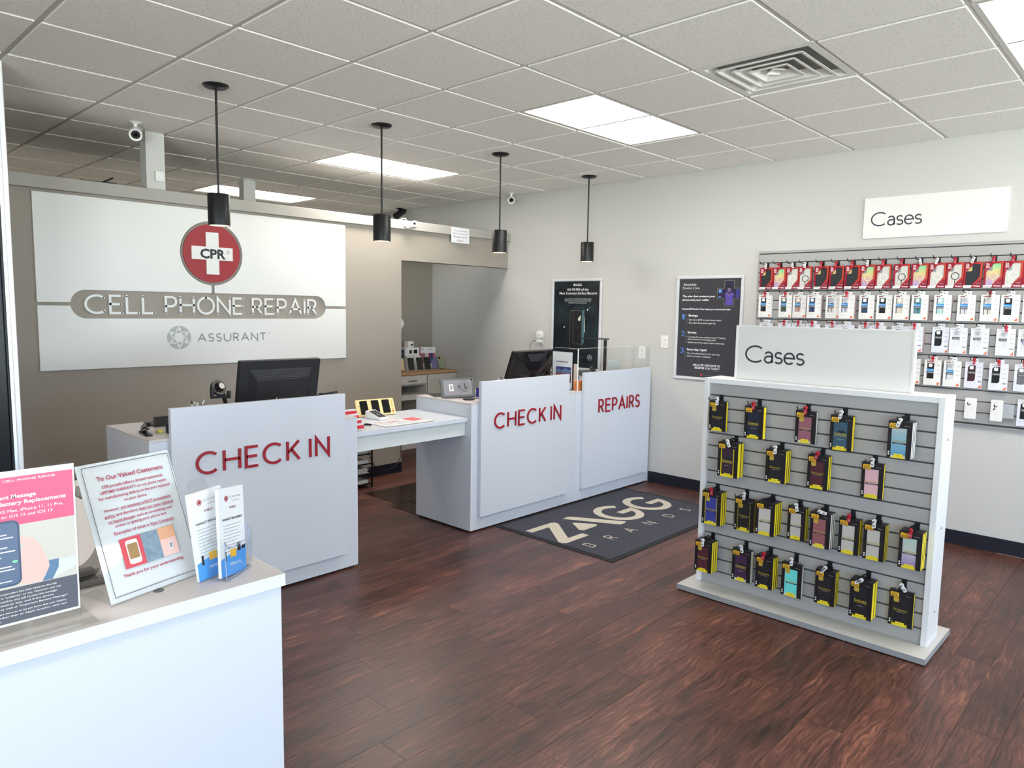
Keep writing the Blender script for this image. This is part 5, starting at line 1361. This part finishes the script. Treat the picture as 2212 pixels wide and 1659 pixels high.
t = thing('desk_lamp', 'slim black folding desk lamp behind the clear shield', 'desk lamp', (2.795, 2.70, CT))
MB().lathe([(0, 0), (.07, 0), (.07, .012), (0, .016)], BLACK, n=24).build('base', t, smooth=40)
MB().box(-.018, .018, -.007, .007, .012, .39, BLACK).build('post', t, bevel=.002)
m_ = MB(); m_.add([(-.42, -.022, .41), (.03, -.022, .392), (.03, .022, .392), (-.42, .022, .41), (-.42, -.022, .42), (.03, -.022, .404), (.03, .022, .404), (-.42, .022, .42)], [(3, 2, 1, 0), (4, 5, 6, 7), (0, 1, 5, 4), (1, 2, 6, 5), (2, 3, 7, 6), (3, 0, 4, 7)], BLACK); m_.build('lamp_arm', t)
t = thing('phone_stand', 'pale grey folding phone stand in front of the slim lamp', 'phone stand', (2.74, 2.52, CT + .002))
m_ = MB(); m_.X = Matrix.Rotation(-.3, 4, 'X'); m_.prism([(-.085, .09), (.098, .09), (.098, .105), (-.085, .105)], 0, 0.001, ALU)
m_ = MB(); m_.X = Matrix.Rotation(-.15, 4, 'X') @ face((1, 0, 0), (0, 0, 1)); m_.prism([(-.085, .04), (.10, .04), (.085, .215), (-.09, .215)], -.004, 0, M('stand_grey', (182, 186, 186), .35)); m_.prism([(-.03, 0), (.04, 0), (.03, .06), (-.02, .06)], -.004, 0.0, ALU); m_.build('plate', t, bevel=.001)
MB().box(-.06, .07, -.05, .05, 0, .008, ALU).build('foot', t, bevel=.002)
t = thing('speaker', 'dark grey cylinder speaker lying behind the repairs panel', 'speaker', (2.47, 2.70, CT))
MB().cyl((-.09, 0, .062), (.08, 0, .062), .058, M('speaker_grey', (74, 76, 78), .6), 24).build('body', t, smooth=40)
MB().box(-.07, -.03, -.03, .03, 0, .012, BLACK).box(.02, .06, -.03, .03, 0, .012, BLACK).build('feet', t)
t = thing('webcam', 'small black round webcam beside the dark green poster', 'webcam', (2.66, 2.74, CT))
MB().cyl((0, 0, 0), (0, 0, .09), .008, BLACK, 10).lathe([(0, 0), (.03, 0), (.03, .006), (0, .008)], BLACK, n=20).build('stem', t, smooth=40)
MB().cyl((0, .012, .118), (0, -.016, .118), .032, BLACK, 24).build('eye', t, smooth=40)
# cables hanging at the glossy monitor
t = thing('monitor_cables', 'tangle of black cables behind the glossy monitor', 'cable', (1.95, 2.70, CT))
MB().tube([(-.12, .02, .005), (-.06, 0, .10), (-.02, -.02, .17), (.01, -.02, .14), (.04, 0, .1), (.1, 0, .08), (.14, .02, .006)], .008, BLACK).build('power_cable', t, smooth=60)
MB().tube([(-.1, -.03, .004), (-.02, -.03, .11), (.03, -.03, .13), (.08, -.01, .10), (.12, -.03, .005)], .006, BLACK).build('video_cable', t, smooth=60)

# ------------------------------------------------------------------ under and behind the desk
t = thing('file_rack', 'black wire file rack of papers on the floor under the bridge desk', 'file rack', (.85, 4.02, 0))
m_ = MB()
for x in (-.14, .12):
    for y_ in (-.12, .12): m_.box(x - .006, x + .006, y_ - .006, y_ + .006, 0, .40, BLACKM)
m_.build('upright', t)
for k in range(4):
    z_ = .03 + k * .09
    s_ = MB().box(-.14, .12, -.12, .12, z_, z_ + .004, BLACKM).box(-.14, .12, -.122, -.118, z_, z_ + .012, BLACKM).build('tray', t)
    p = thing('paper_stack', 'white paper stack on the %s tray of the wire file rack' % ['lowest', 'second', 'third', 'top'][k], 'papers', (.85, 4.02, z_ + .004), group='papers in the file rack')
    m_ = MB(); random.seed(k)
    for q in range(5): m_.box(-.12 + random.uniform(-.01, .01), .095 + random.uniform(-.015, .012), -.1, .1, q * (.006 + .005 * (k % 2)), q * (.006 + .005 * (k % 2)) + .005, PAPER)
    m_.build('sheets', p)
t = thing('wall_cable', 'thin black cable drooping along the grey wall under the desk', 'cable', (1.3, YB - .02, 0))
MB().tube([(-.19, 0, .60), (-.185, 0, .40), (-.172, 0, .27), (-.15, 0, .21), (-.09, 0, .105), (-.03, 0, .058), (.02, 0, .045), (.08, 0, .048), (.13, 0, .06), (.18, 0, .10), (.219, 0, .155), (.221, 0, .27), (.221, 0, .5)], .0035, BLACK, 6).build('cable', t, smooth=60)
t = thing('chair_mat', 'tan translucent plastic chair mat on the floor behind the counters', 'chair mat', (1.2, 3.25, 0))
TAN = glassy('chair_mat_clear_tan', (206, 184, 150), .05, .2)
MB().prism([(-.50, -.31), (.6, -.31), (.6, .5), (-.42, .5), (-.42, .05), (-.495, .015)], .001, .004, TAN).build('sheet', t)
m_ = MB().box(-.30, .4, -.1, -.088, .004, .0065, TAN); m_.box(-.38, .5, .02, .03, .004, .0065, TAN); m_.box(-.30, -.288, -.088, .02, .004, .0065, TAN); m_.build('raised_rib', t)

# ------------------------------------------------------------------ rear room cabinet and what stands on it
OAK = M('oak_top', (190, 152, 104), .5, noise=.15, nscale=22); CABW = M('cabinet_white', (214, 212, 206), .45); CABI = M('cabinet_inside', (176, 172, 164), .6)
t = thing('rear_cabinet', 'white cabinet with an oak top in the rear room', 'cabinet', (2.57, 5.26, 0))
MB().box(-.45, .44, -.235, .225, .848, .877, OAK).build('oak_top', t, bevel=.002)
m_ = MB(); m_.box(-.44, -.422, -.21, .22, 0, .848, CABW).box(.412, .43, -.21, .22, 0, .848, CABW).box(-.02, -.004, -.21, .22, 0, .848, CABW).box(-.422, -.02, .205, .22, 0, .848, CABI)
m_.box(-.004, .412, .205, .22, 0, .848, CABI).box(-.422, -.02, -.21, .205, 0, .06, CABW); m_.box(-.422, -.02, -.20, .205, .725, .737, CABW); m_.box(-.422, -.02, -.20, .205, .56, .62, CABW); m_.build('carcase', t)
dr = MB().box(-.425, -.028, -.226, -.21, .742, .842, CABW).build('drawer', t, bevel=.002); MB().box(-.285, -.175, -.242, -.226, .776, .788, STEEL).build('handle', dr, bevel=.003)
dd = MB().box(0, .43, -.226, -.21, .02, .842, M('door_white', (206, 203, 194), .5)).build('door', t, bevel=.002); MB().box(.03, .40, -.229, -.226, .03, .80, M('door_panel', (198, 195, 186), .5)).build('door_panel', dd)
def rear_phone(label, x, y_, col, back):
    t = thing('phone_on_stand', label, 'phone', (x, y_, .8772), -.35, 'phones on the rear cabinet')
    m_ = MB(); m_.X = Matrix.Rotation(-.42, 4, 'X') @ Matrix.Translation((0, 0, .012)) @ face((1, 0, 0), (0, 0, 1))
    mt = M('phone_' + col[0], col[1], .3)
    m_.prism(rrect(-.036, .036, 0, .148, .008), 0, .008, mt); 
    m_.build('phone', t)
    m_ = MB(); m_.X = Matrix.Rotation(-.42, 4, 'X') @ Matrix.Translation((0, 0, .012)) @ face((1, 0, 0), (0, 0, 1))
    m_.prism(rrect(-.032, -.01, .115, .143, .006), .008, .0095, BLACKG); m_.build('camera_bump', t)
    m_ = MB(); m_.X = Matrix.Rotation(-.42, 4, 'X'); m_.box(-.028, .028, .002, .005, 0, .11, CLEAR); m_.box(-.028, .028, -.022, .002, .006, .009, CLEAR); m_.build('easel', t); MB().box(-.03, .03, -.03, .06, 0, .003, CLEAR).build('easel_foot', t)
for lab, x, y_, c_ in (('rear room phone with a sand back on a clear stand', 2.305, 5.185, ('sand', (216, 190, 156))), ('matt black phone next to the sand phone on the cabinet', 2.45, 5.185, ('matt_black', (34, 34, 36))), ('second matt black phone on the cabinet, white logo', 2.575, 5.18, ('charcoal', (40, 40, 42))),
                     ('glossy black phone between the charcoal and violet phones', 2.685, 5.175, ('gloss_black', (20, 20, 26))), ('violet-grey phone on the rear cabinet', 2.79, 5.17, ('violet', (104, 104, 142))), ('sage green phone on the rear cabinet end', 2.905, 5.175, ('sage', (136, 146, 116)))):
    rear_phone(lab, x, y_, c_, None)
def rear_box(label, x0, x1, z0, z1, y0, y1, mat, art):
    t = thing('retail_box', label, 'box', ((x0 + x1) / 2, y0, z0), None, 'retail boxes on the rear cabinet')
    w2 = (x1 - x0) / 2
    MB().box(-w2, w2, 0, y1 - y0, 0, z1 - z0, mat).build('carton', t, bevel=.001)
    m_ = MB(); m_.X = at(0, -.0006, 0, F_BACK)
    for kind, a_, b_2, c_, d_, mt in art:
        a_, b_2 = a_ * w2, b_2 * w2
        h_ = z1 - z0
        if kind == 'r': m_.poly(rrect(a_, b_2, c_ * h_, d_ * h_, .004), 0 if mt is not BLACKG else .0003, mt)
        else: m_.disc(a_, c_ * h_, b_2, .0002, mt, 14)
    m_.build('print', t)
    return t
WB = CARW
z0 = .8773
rear_box('plain white box low behind the black phones', 2.50, 2.602, z0, 1.036, 5.34, 5.42, WB, [('c', .2, .012, .84, 0, M('print_seal', (196, 150, 150), .5))])
rear_box('plain white box low behind the charcoal phone', 2.606, 2.71, z0, 1.038, 5.34, 5.42, WB, [('c', .55, .012, .84, 0, M('print_seal', (196, 150, 150), .5))])
rear_box('white watch box stacked at the teal boxes', 2.478, 2.585, 1.0365, 1.137, 5.34, 5.42, WB, [('r', .1, .75, .3, .72, BLACKG)])
rear_box('white watch box with a maroon side in the rear room', 2.589, 2.690, 1.0385, 1.136, 5.34, 5.42, WB, [('r', -.7, .3, .3, .75, BLACKG)])
rear_box('maroon box squeezed beside the white watch box', 2.691, 2.711, 1.0385, 1.136, 5.345, 5.42, M('box_maroon', (110, 26, 38), .5), [('r', -.5, .5, .3, .6, MARS)])
rear_box('white box with a console picture in soft colours', 2.714, 2.828, z0, 1.139, 5.35, 5.38, WB, [('r', -.95, .25, .25, .72, M('print_dusk_rose', (150, 100, 120), .5)), ('r', .4, .85, .25, .72, FAINT), ('r', -.7, -.1, .86, .93, FAINT)])
rear_box('white box with a red and blue console picture', 2.834, 2.95, z0, 1.137, 5.35, 5.38, WB, [('r', -.95, -.65, .25, .72, REDP), ('r', -.65, .35, .25, .72, M('print_cobalt', (60, 62, 120), .5)), ('r', .4, .85, .25, .72, REDP), ('r', -.7, -.1, .86, .93, FAINT)])
t = rear_box('small white camera box on top of the watch boxes', 2.525, 2.610, 1.1375, 1.212, 5.35, 5.42, WB, [('r', .05, .7, .3, .6, BLACKG)])
TEALB = M('box_teal', (36, 78, 84), .5); NAVYB = M('box_navy', (26, 26, 46), .5)
for k in range(5):
    rear_box('dark teal-edged box, %s from the cabinet top in its stack' % ORDN[k], 2.395, 2.474, z0 + k * .0485, z0 + k * .0485 + .048, 5.36, 5.43, TEALB if k % 2 else M('box_teal2', (44, 92, 92), .5), [('r', -.98, .98, .05, .72, NAVYB), ('r', .0, .6, .25, .6, BLACKG)])
# clear sheet leaning at the cabinet end
t = thing('acrylic_sheet', 'clear acrylic sheet standing at the oak cabinet end', 'sheet', (3.004, 4.86, 0))
MB().box(-.003, 0.003, -.16, .14, 0.0, .895, CLEAR).build('sheet', t)

# ------------------------------------------------------------------ front counter: notices and brochures
FT = .9902
A0 = Vector((-2.317, .2, FT)); U0 = Vector((.9637, .2672, 0)); NB = Vector((-.2672, .9637, 0))
TH = math.radians(21); V0 = Vector((0, 0, 1)) * math.cos(TH) + NB * math.sin(TH)
t = thing('notice_stand', 'slanted acrylic stand with a printed customer warranty notice', 'notice', A0 + Vector((0, 0, .0015)), face(U0, V0))
MB().box(0, .2225, 0, .304, -.003, 0, CLEAR).build('front_sheet', t)
m_ = MB(); m_.box(.002, .2205, .003, .300, -.0042, -.0032, PAPER)
m_.build('paper', t)
CRIM = M('print_crimson', (166, 24, 70), .5)
m_ = MB(); z_ = .0006
for s, x, y_, w_, h_ in (('To Our Valued Customers:', 0.0378, 0.2593, 0.1582, 0.0100), ('CPR proudly offers a limited nationwide', 0.0440, 0.2420, 0.1446, 0.0067), ('LIFETIME WARRANTY on our phone repairs', 0.0378, 0.2300, 0.1568, 0.0066), ('for manufacturing defects in the part replaced', 0.0318, 0.2183, 0.1681, 0.0066), ('on your device.', 0.0845, 0.2065, 0.0554, 0.0068),
   ('However, our warranty is NOT an insurance', 0.0361, 0.1912, 0.1576, 0.0066), ('policy, and therefore does not cover physical', 0.0338, 0.1785, 0.1626, 0.0065), ('or liquid damage, such as re-cracking your', 0.0386, 0.1661, 0.1526, 0.0065), ('screen or getting your phone wet.', 0.0504, 0.1552, 0.1232, 0.0065), ('Examples of what is Not Covered:', 0.0442, 0.1394, 0.1423, 0.0071), ('Thank you for your understanding.', 0.0393, 0.0478, 0.1457, 0.0070)):
    m_.text(s, x, y_, h_, CRIM, z_, width=w_, bold=.014)
for a_, b_2, c_ in ((.071, .194, .1895), (.034, .058, .1767), (.115, .197, .1767), (.0386, .092, .1643), (.130, .187, .1376)): m_.rect(a_, b_2, c_, c_ + .0007, z_, CRIM)
m_.stroke([(.012, .014), (.2145, .014), (.2145, .2925), (.012, .2925)], .0014, M('print_border', (92, 88, 100), .5), z_, closed=True)
m_.rect(.0495, .0985, .0635, .128, z_, M('photo_red', (196, 72, 84), .5)); m_.rect(.0985, .1395, .0635, .128, z_, M('photo_water', (120, 140, 156), .5, noise=.5, nscale=80)); m_.rect(.1395, .1790, .0645, .129, z_, M('photo_blush', (226, 186, 178), .5)); m_.rect(.1395, .1790, .102, .129, z_ + .0002, M('photo_sand', (214, 160, 128), .5))
m_.poly(rrect(.061, .089, .070, .122, .005), z_ + .0003, PAPER); m_.rect(.0635, .0865, .081, .114, z_ + .0005, M('photo_bronze', (150, 118, 76), .5, noise=.3, nscale=60)); m_.poly([(.157, .078), (.166, .076), (.168, .092), (.159, .094)], z_ + .0005, PAPER); m_.poly([(.1585, .081), (.1645, .080), (.166, .090), (.160, .0915)], z_ + .0007, PRINTG)
m_.build('print', t)
# the stand's foot is a clear sheet running back under the slope
fo = MB(); fo.X = face(U0, V0).inverted(); fo.add([tuple(v) for v in (U0 * 0, U0 * .2225, U0 * .2225 + NB * .11, NB * .11)] + [tuple(v + Vector((0, 0, .003))) for v in (U0 * 0, U0 * .2225, U0 * .2225 + NB * .11, NB * .11)], [(3, 2, 1, 0), (4, 5, 6, 7), (0, 1, 5, 4), (1, 2, 6, 5), (2, 3, 7, 6), (3, 0, 4, 7)], CLEAR); fo.build('foot_sheet', t)

t = thing('notice_stand', 'upright acrylic stand with a pink battery message notice', 'notice', (-2.375, .197, FT), F_BACK)
PINK = M('print_pink', (214, 88, 122), .4); CHR = M('print_slate', (84, 86, 96), .4); DESK = M('photo_desk', (190, 186, 178), .45); SKIN = M('photo_skin', (214, 176, 168), .5); SCR = M('photo_phone', (70, 84, 108), .4); STRAP = M('photo_strap', (88, 118, 148), .5); SLEEVE = M('photo_sleeve', (196, 200, 216), .5)
MB().box(-.2245, .003, .0, .3135, -.004, -.0005, CLEAR).build('back_sheet', t)
MB().box(-.2245, .018, 0, .003, -.0005, .055, CLEAR).box(-.2245, .018, 0, .003, -.06, -.004, CLEAR).build('foot_sheet', t)
m_ = MB().box(-.222, .0, .019, .3115, -.0002, .0006, PAPER); z_ = .0009
m_.rect(-.218, -.003, .2085, .300, z_, PINK); m_.rect(-.218, -.003, .0895, .2085, z_, DESK); m_.rect(-.218, -.003, .0235, .0895, z_, CHR)
m_.poly([(-.003, .128), (-.038, .126), (-.045, .092), (-.003, .108)], z_ + .0002, SLEEVE)
m_.poly([(-.098, .092), (-.058, .092), (-.047, .122), (-.052, .132), (-.062, .160), (-.072, .178), (-.094, .186), (-.1, .176), (-.088, .168), (-.098, .15)], z_ + .0003, SKIN)
m_.poly([(-.062, .0905), (-.045, .0905), (-.034, .112), (-.033, .1285), (-.050, .129), (-.049, .118), (-.056, .102)], z_ + .0004, STRAP)
m_.poly(rrect(-.19, -.0945, .094, .219, .012), z_ + .0005, SCR); m_.poly(rrect(-.186, -.098, .098, .215, .009), z_ + .0007, M('photo_phone_screen', (92, 106, 132), .3))
m_.poly(rrect(-.108, -.1, .1375, .1425, .002), z_ + .0009, M('toggle_green', (120, 200, 150), .4)); m_.rect(-.15, -.11, .1035, .105, z_ + .0009, PRINTW)
for k, (a_, b_2) in enumerate(((.192, .05), (.186, .06), (.168, .05), (.160, .062), (.150, .04), (.131, .055), (.125, .06))): m_.rect(-.165, -.165 + b_2, a_, a_ + .002, z_ + .0009, PRINTW)
for s, x, y_, w_, h_, bd in (('CELL PHONE REPAIR', -.1668 + .05, .2915, .085, .0040, 0), ('An Important Message', -.1748, .2598, .1096, .0074, .02), ('About iPhone Battery Replacements', -.1984, .2475, .1821, .0074, .02), ('on iPhone XR, XS, XS Max, iPhone 11, 11 Pro,', -.1992, .2340, .1780, .0058, 0), ('11 Pro Max running on iOS 12 and iOS 13', -.1979, .2240, .1584, .0058, 0),
   ('Apple uses Texas Instruments microcontrollers into their batteries that talk', -.21, .0795, .172, .0034, 0), ('to the phone, letting it know if it is "authentic" or not. However, you can', -.21, .0725, .178, .0034, 0), ('transplant from one iPhone into another, and still receive this message.', -.21, .0655, .172, .0034, 0), ('Each battery has an authentication key, and if the phone', -.21, .0585, .165, .0034, 0), ('will show a "Service" error, as well as "Important Battery Message".', -.21, .0515, .19, .0034, 0), ('It does not hurt your device, but are more so to let you know that your battery', -.21, .0425, .186, .0034, 0), ('was replaced by someone other than an Apple location, who can', -.21, .0355, .186, .0034, 0), ('reset their software.', -.21, .0285, .08, .0034, 0)):
    m_.text(s, x, y_, h_, PRINTW, z_ + .0005, width=w_, bold=bd)
m_.build('printed_sheet', t)

# brochure holder
t = thing('brochure_holder', 'clear acrylic brochure pocket at the end of the front counter', 'brochure holder', (-2.075, .248, FT), math.radians(33))
m_ = MB()
m_.X = Matrix.Rotation(-.14, 4, 'X')
m_.prism(rrect(-.051, .051, .0, .0, .0) if False else [(-.051, 0), (.051, 0), (.051, .0035), (-.051, .0035)], 0, .12, CLEAR)
m_.X = Matrix.Rotation(-.14, 4, 'X') @ face((1, 0, 0), (0, 0, 1))
m_.build('back_wall', t)
m_ = MB(); m_.X = Matrix.Rotation(-.14, 4, 'X') @ Matrix.Translation((-.015, .004, 0)) @ face((1, 0, 0), (0, 0, 1))
m_.prism(rrect(-.048, .030, .10, .230, .018), 0, .003, CLEAR); m_.build('hang_tongue', t)
m_ = MB(); m_.X = Matrix.Rotation(-.14, 4, 'X') @ Matrix.Translation((-.015, .004, 0)) @ face((1, 0, 0), (0, 0, 1)); HE = M('acrylic_edge_highlight', (170, 176, 186), .2)  # pale ribbons paint highlights along the clear tongue and its hole
m_.ring(-.008, .172, .013, .0155, .0035, HE, 20); m_.ring(-.008, .172, .006, .0075, .0035, HE, 16); m_.stroke([(-.048, .1)] + arc(-.030, .212, .018, .018, 180, 90, 6) + arc(.012, .212, .018, .018, 90, 0, 6) + [(.030, .1)], .0016, HE, .0034); m_.build('tongue_highlight', t)
m_ = MB(); m_.X = Matrix.Translation((0, -.055, 0)) @ Matrix.Rotation(.06, 4, 'X') @ face((1, 0, 0), (0, 0, 1))
front = [(-.051, .0), (.051, 0), (.051, .105), (.046, .102), (.041, .085), (.037, .07), (-.02, .07), (-.040, .075), (-.051, .092)]
m_.prism(front, 0, .003, CLEAR); m_.build('front_wall', t)
for s in (-1, 1): MB().box(s * .051 - .0015, s * .051 + .0015, -.056, .004, .0, .098, CLEAR).build('side_wall', t)
MB().box(-.051, .051, -.056, .004, .0, .003, CLEAR).build('floor_plate', t)
EDGEB = M('acrylic_blue_highlight', (150, 164, 196), .2)  # blue-tinted tubes stand in for the glint on the pocket rim
m_ = MB().tube([(-.051, -.056, .003), (-.051, -.0525, .092), (-.04, -.053, .075), (-.02, -.053, .07), (.037, -.053, .07), (.041, -.052, .087), (.046, -.05, .102), (.051, -.05, .105), (.051, -.056, .003)], .0010, EDGEB, 5); m_.tube([(-.051, -.056, .003), (.051, -.056, .003), (.051, .004, .003)], .0012, EDGEB, 5); m_.build('rim_highlight', t, smooth=60)
BLU2 = M('brochure_blue', (74, 146, 220), .45)
def brochure(label, ox, oy, yaw, lean, zoff):
    b = thing('brochure', label, 'brochure', (-2.07 + ox, .235 + oy, FT + .0035), Matrix.Rotation(yaw, 4, 'Z') @ Matrix.Rotation(lean, 4, 'Y') @ Matrix.Rotation(-.10, 4, 'X') @ face((1, 0, 0), (0, 0, 1)))
    MB().box(-.045, .045, 0, .2, -.008, 0, PAPER).build('sheets', b)
    m_ = MB(); z_ = .0004
    m_.poly([(-.045, 0), (.045, 0), (.045, .062), (-.045, .040)], z_, BLU2)
    m_.ring(-.018, .176, .0045, .0065, z_, DKRED, 16); m_.disc(-.018, .176, .0035, z_, DKRED, 10); m_.text('CELL PHONE REPAIR', -.008, .176, .004, PRINTG, z_, width=.042); m_.text('by ASSURANT', .004, .167, .003, PRINTG, z_, width=.026)
    m_.text('SHIELD', -.008, .152, .005, LOGR, z_, width=.024, bold=.02); m_.text('WARRANTY REPLACEMENT', -.035, .126, .0055, PRINTK, z_, width=.072, bold=.02)
    for q in range(9): m_.rect(-.033, .03 - .006 * (q % 3), .114 - q * .0075, .1152 - q * .0075, z_, PRINTG)
    m_.rect(-.012, .010, .040, .058, z_ + .0002, M('brochure_amber', (232, 180, 60), .5)); m_.rect(.014, .026, .05, .068, z_ + .0002, PRINTK); m_.rect(.03, .042, .052, .060, z_ + .0002, PRINTK); m_.rect(-.032, -.026, .034, .056, z_ + .0002, PRINTK)
    m_.text('REPAIR IT ALL', -.012, .022, .006, PRINTW, z_ + .0002, width=.04)
    m_.build('print', b)
brochure('yellowed warranty brochure at the back of the acrylic pocket', -.020, -.014, math.radians(16), -.05, 0)
brochure('white warranty brochure at the front of the acrylic pocket', .014, -.034, math.radians(28), .10, 0)
# clear faceted ring display between the notices
t = thing('acrylic_ring', 'clear faceted acrylic ring display between the two notices', 'acrylic display', (-2.33, .385, FT))
m_ = MB()
ang = [80 - k * 11 for k in range(17)]
pts_o = [(.0 + .075 * math.cos(math.radians(a)), .115 + .105 * math.sin(math.radians(a))) for a in ang]
pts_i = [(.0 + .055 * math.cos(math.radians(a)), .115 + .083 * math.sin(math.radians(a))) for a in ang]
m_.X = face((1, 0, 0), (0, 0, 1)); m_.prism(pts_o + pts_i[::-1], -.02, .02, glassy('facet_acrylic', (214, 214, 212), .22, .08)); m_.build('faceted_arc', t)
MB().box(-.06, .06, -.04, .04, 0, .016, MATS['facet_acrylic']).box(-.02, .04, -.02, .02, .016, .03, MATS['facet_acrylic']).build('base_block', t, bevel=.006)
t = thing('coin_disc', 'small dark round disc under the slanted notice edge', 'disc', (-2.215, .227, FT), 0)
MB().cyl((0, 0, 0), (0, 0, .0015), .011, M('disc_brown', (92, 84, 86), .4), 16).build('disc', t)

# flat print too fine to pick apart
for o in bpy.data.objects:
    if o.name.split('.')[0] in ('print', 'printed_line', 'printed_words', 'emblem_lettering', 'slots'): o['kind'] = 'stuff'
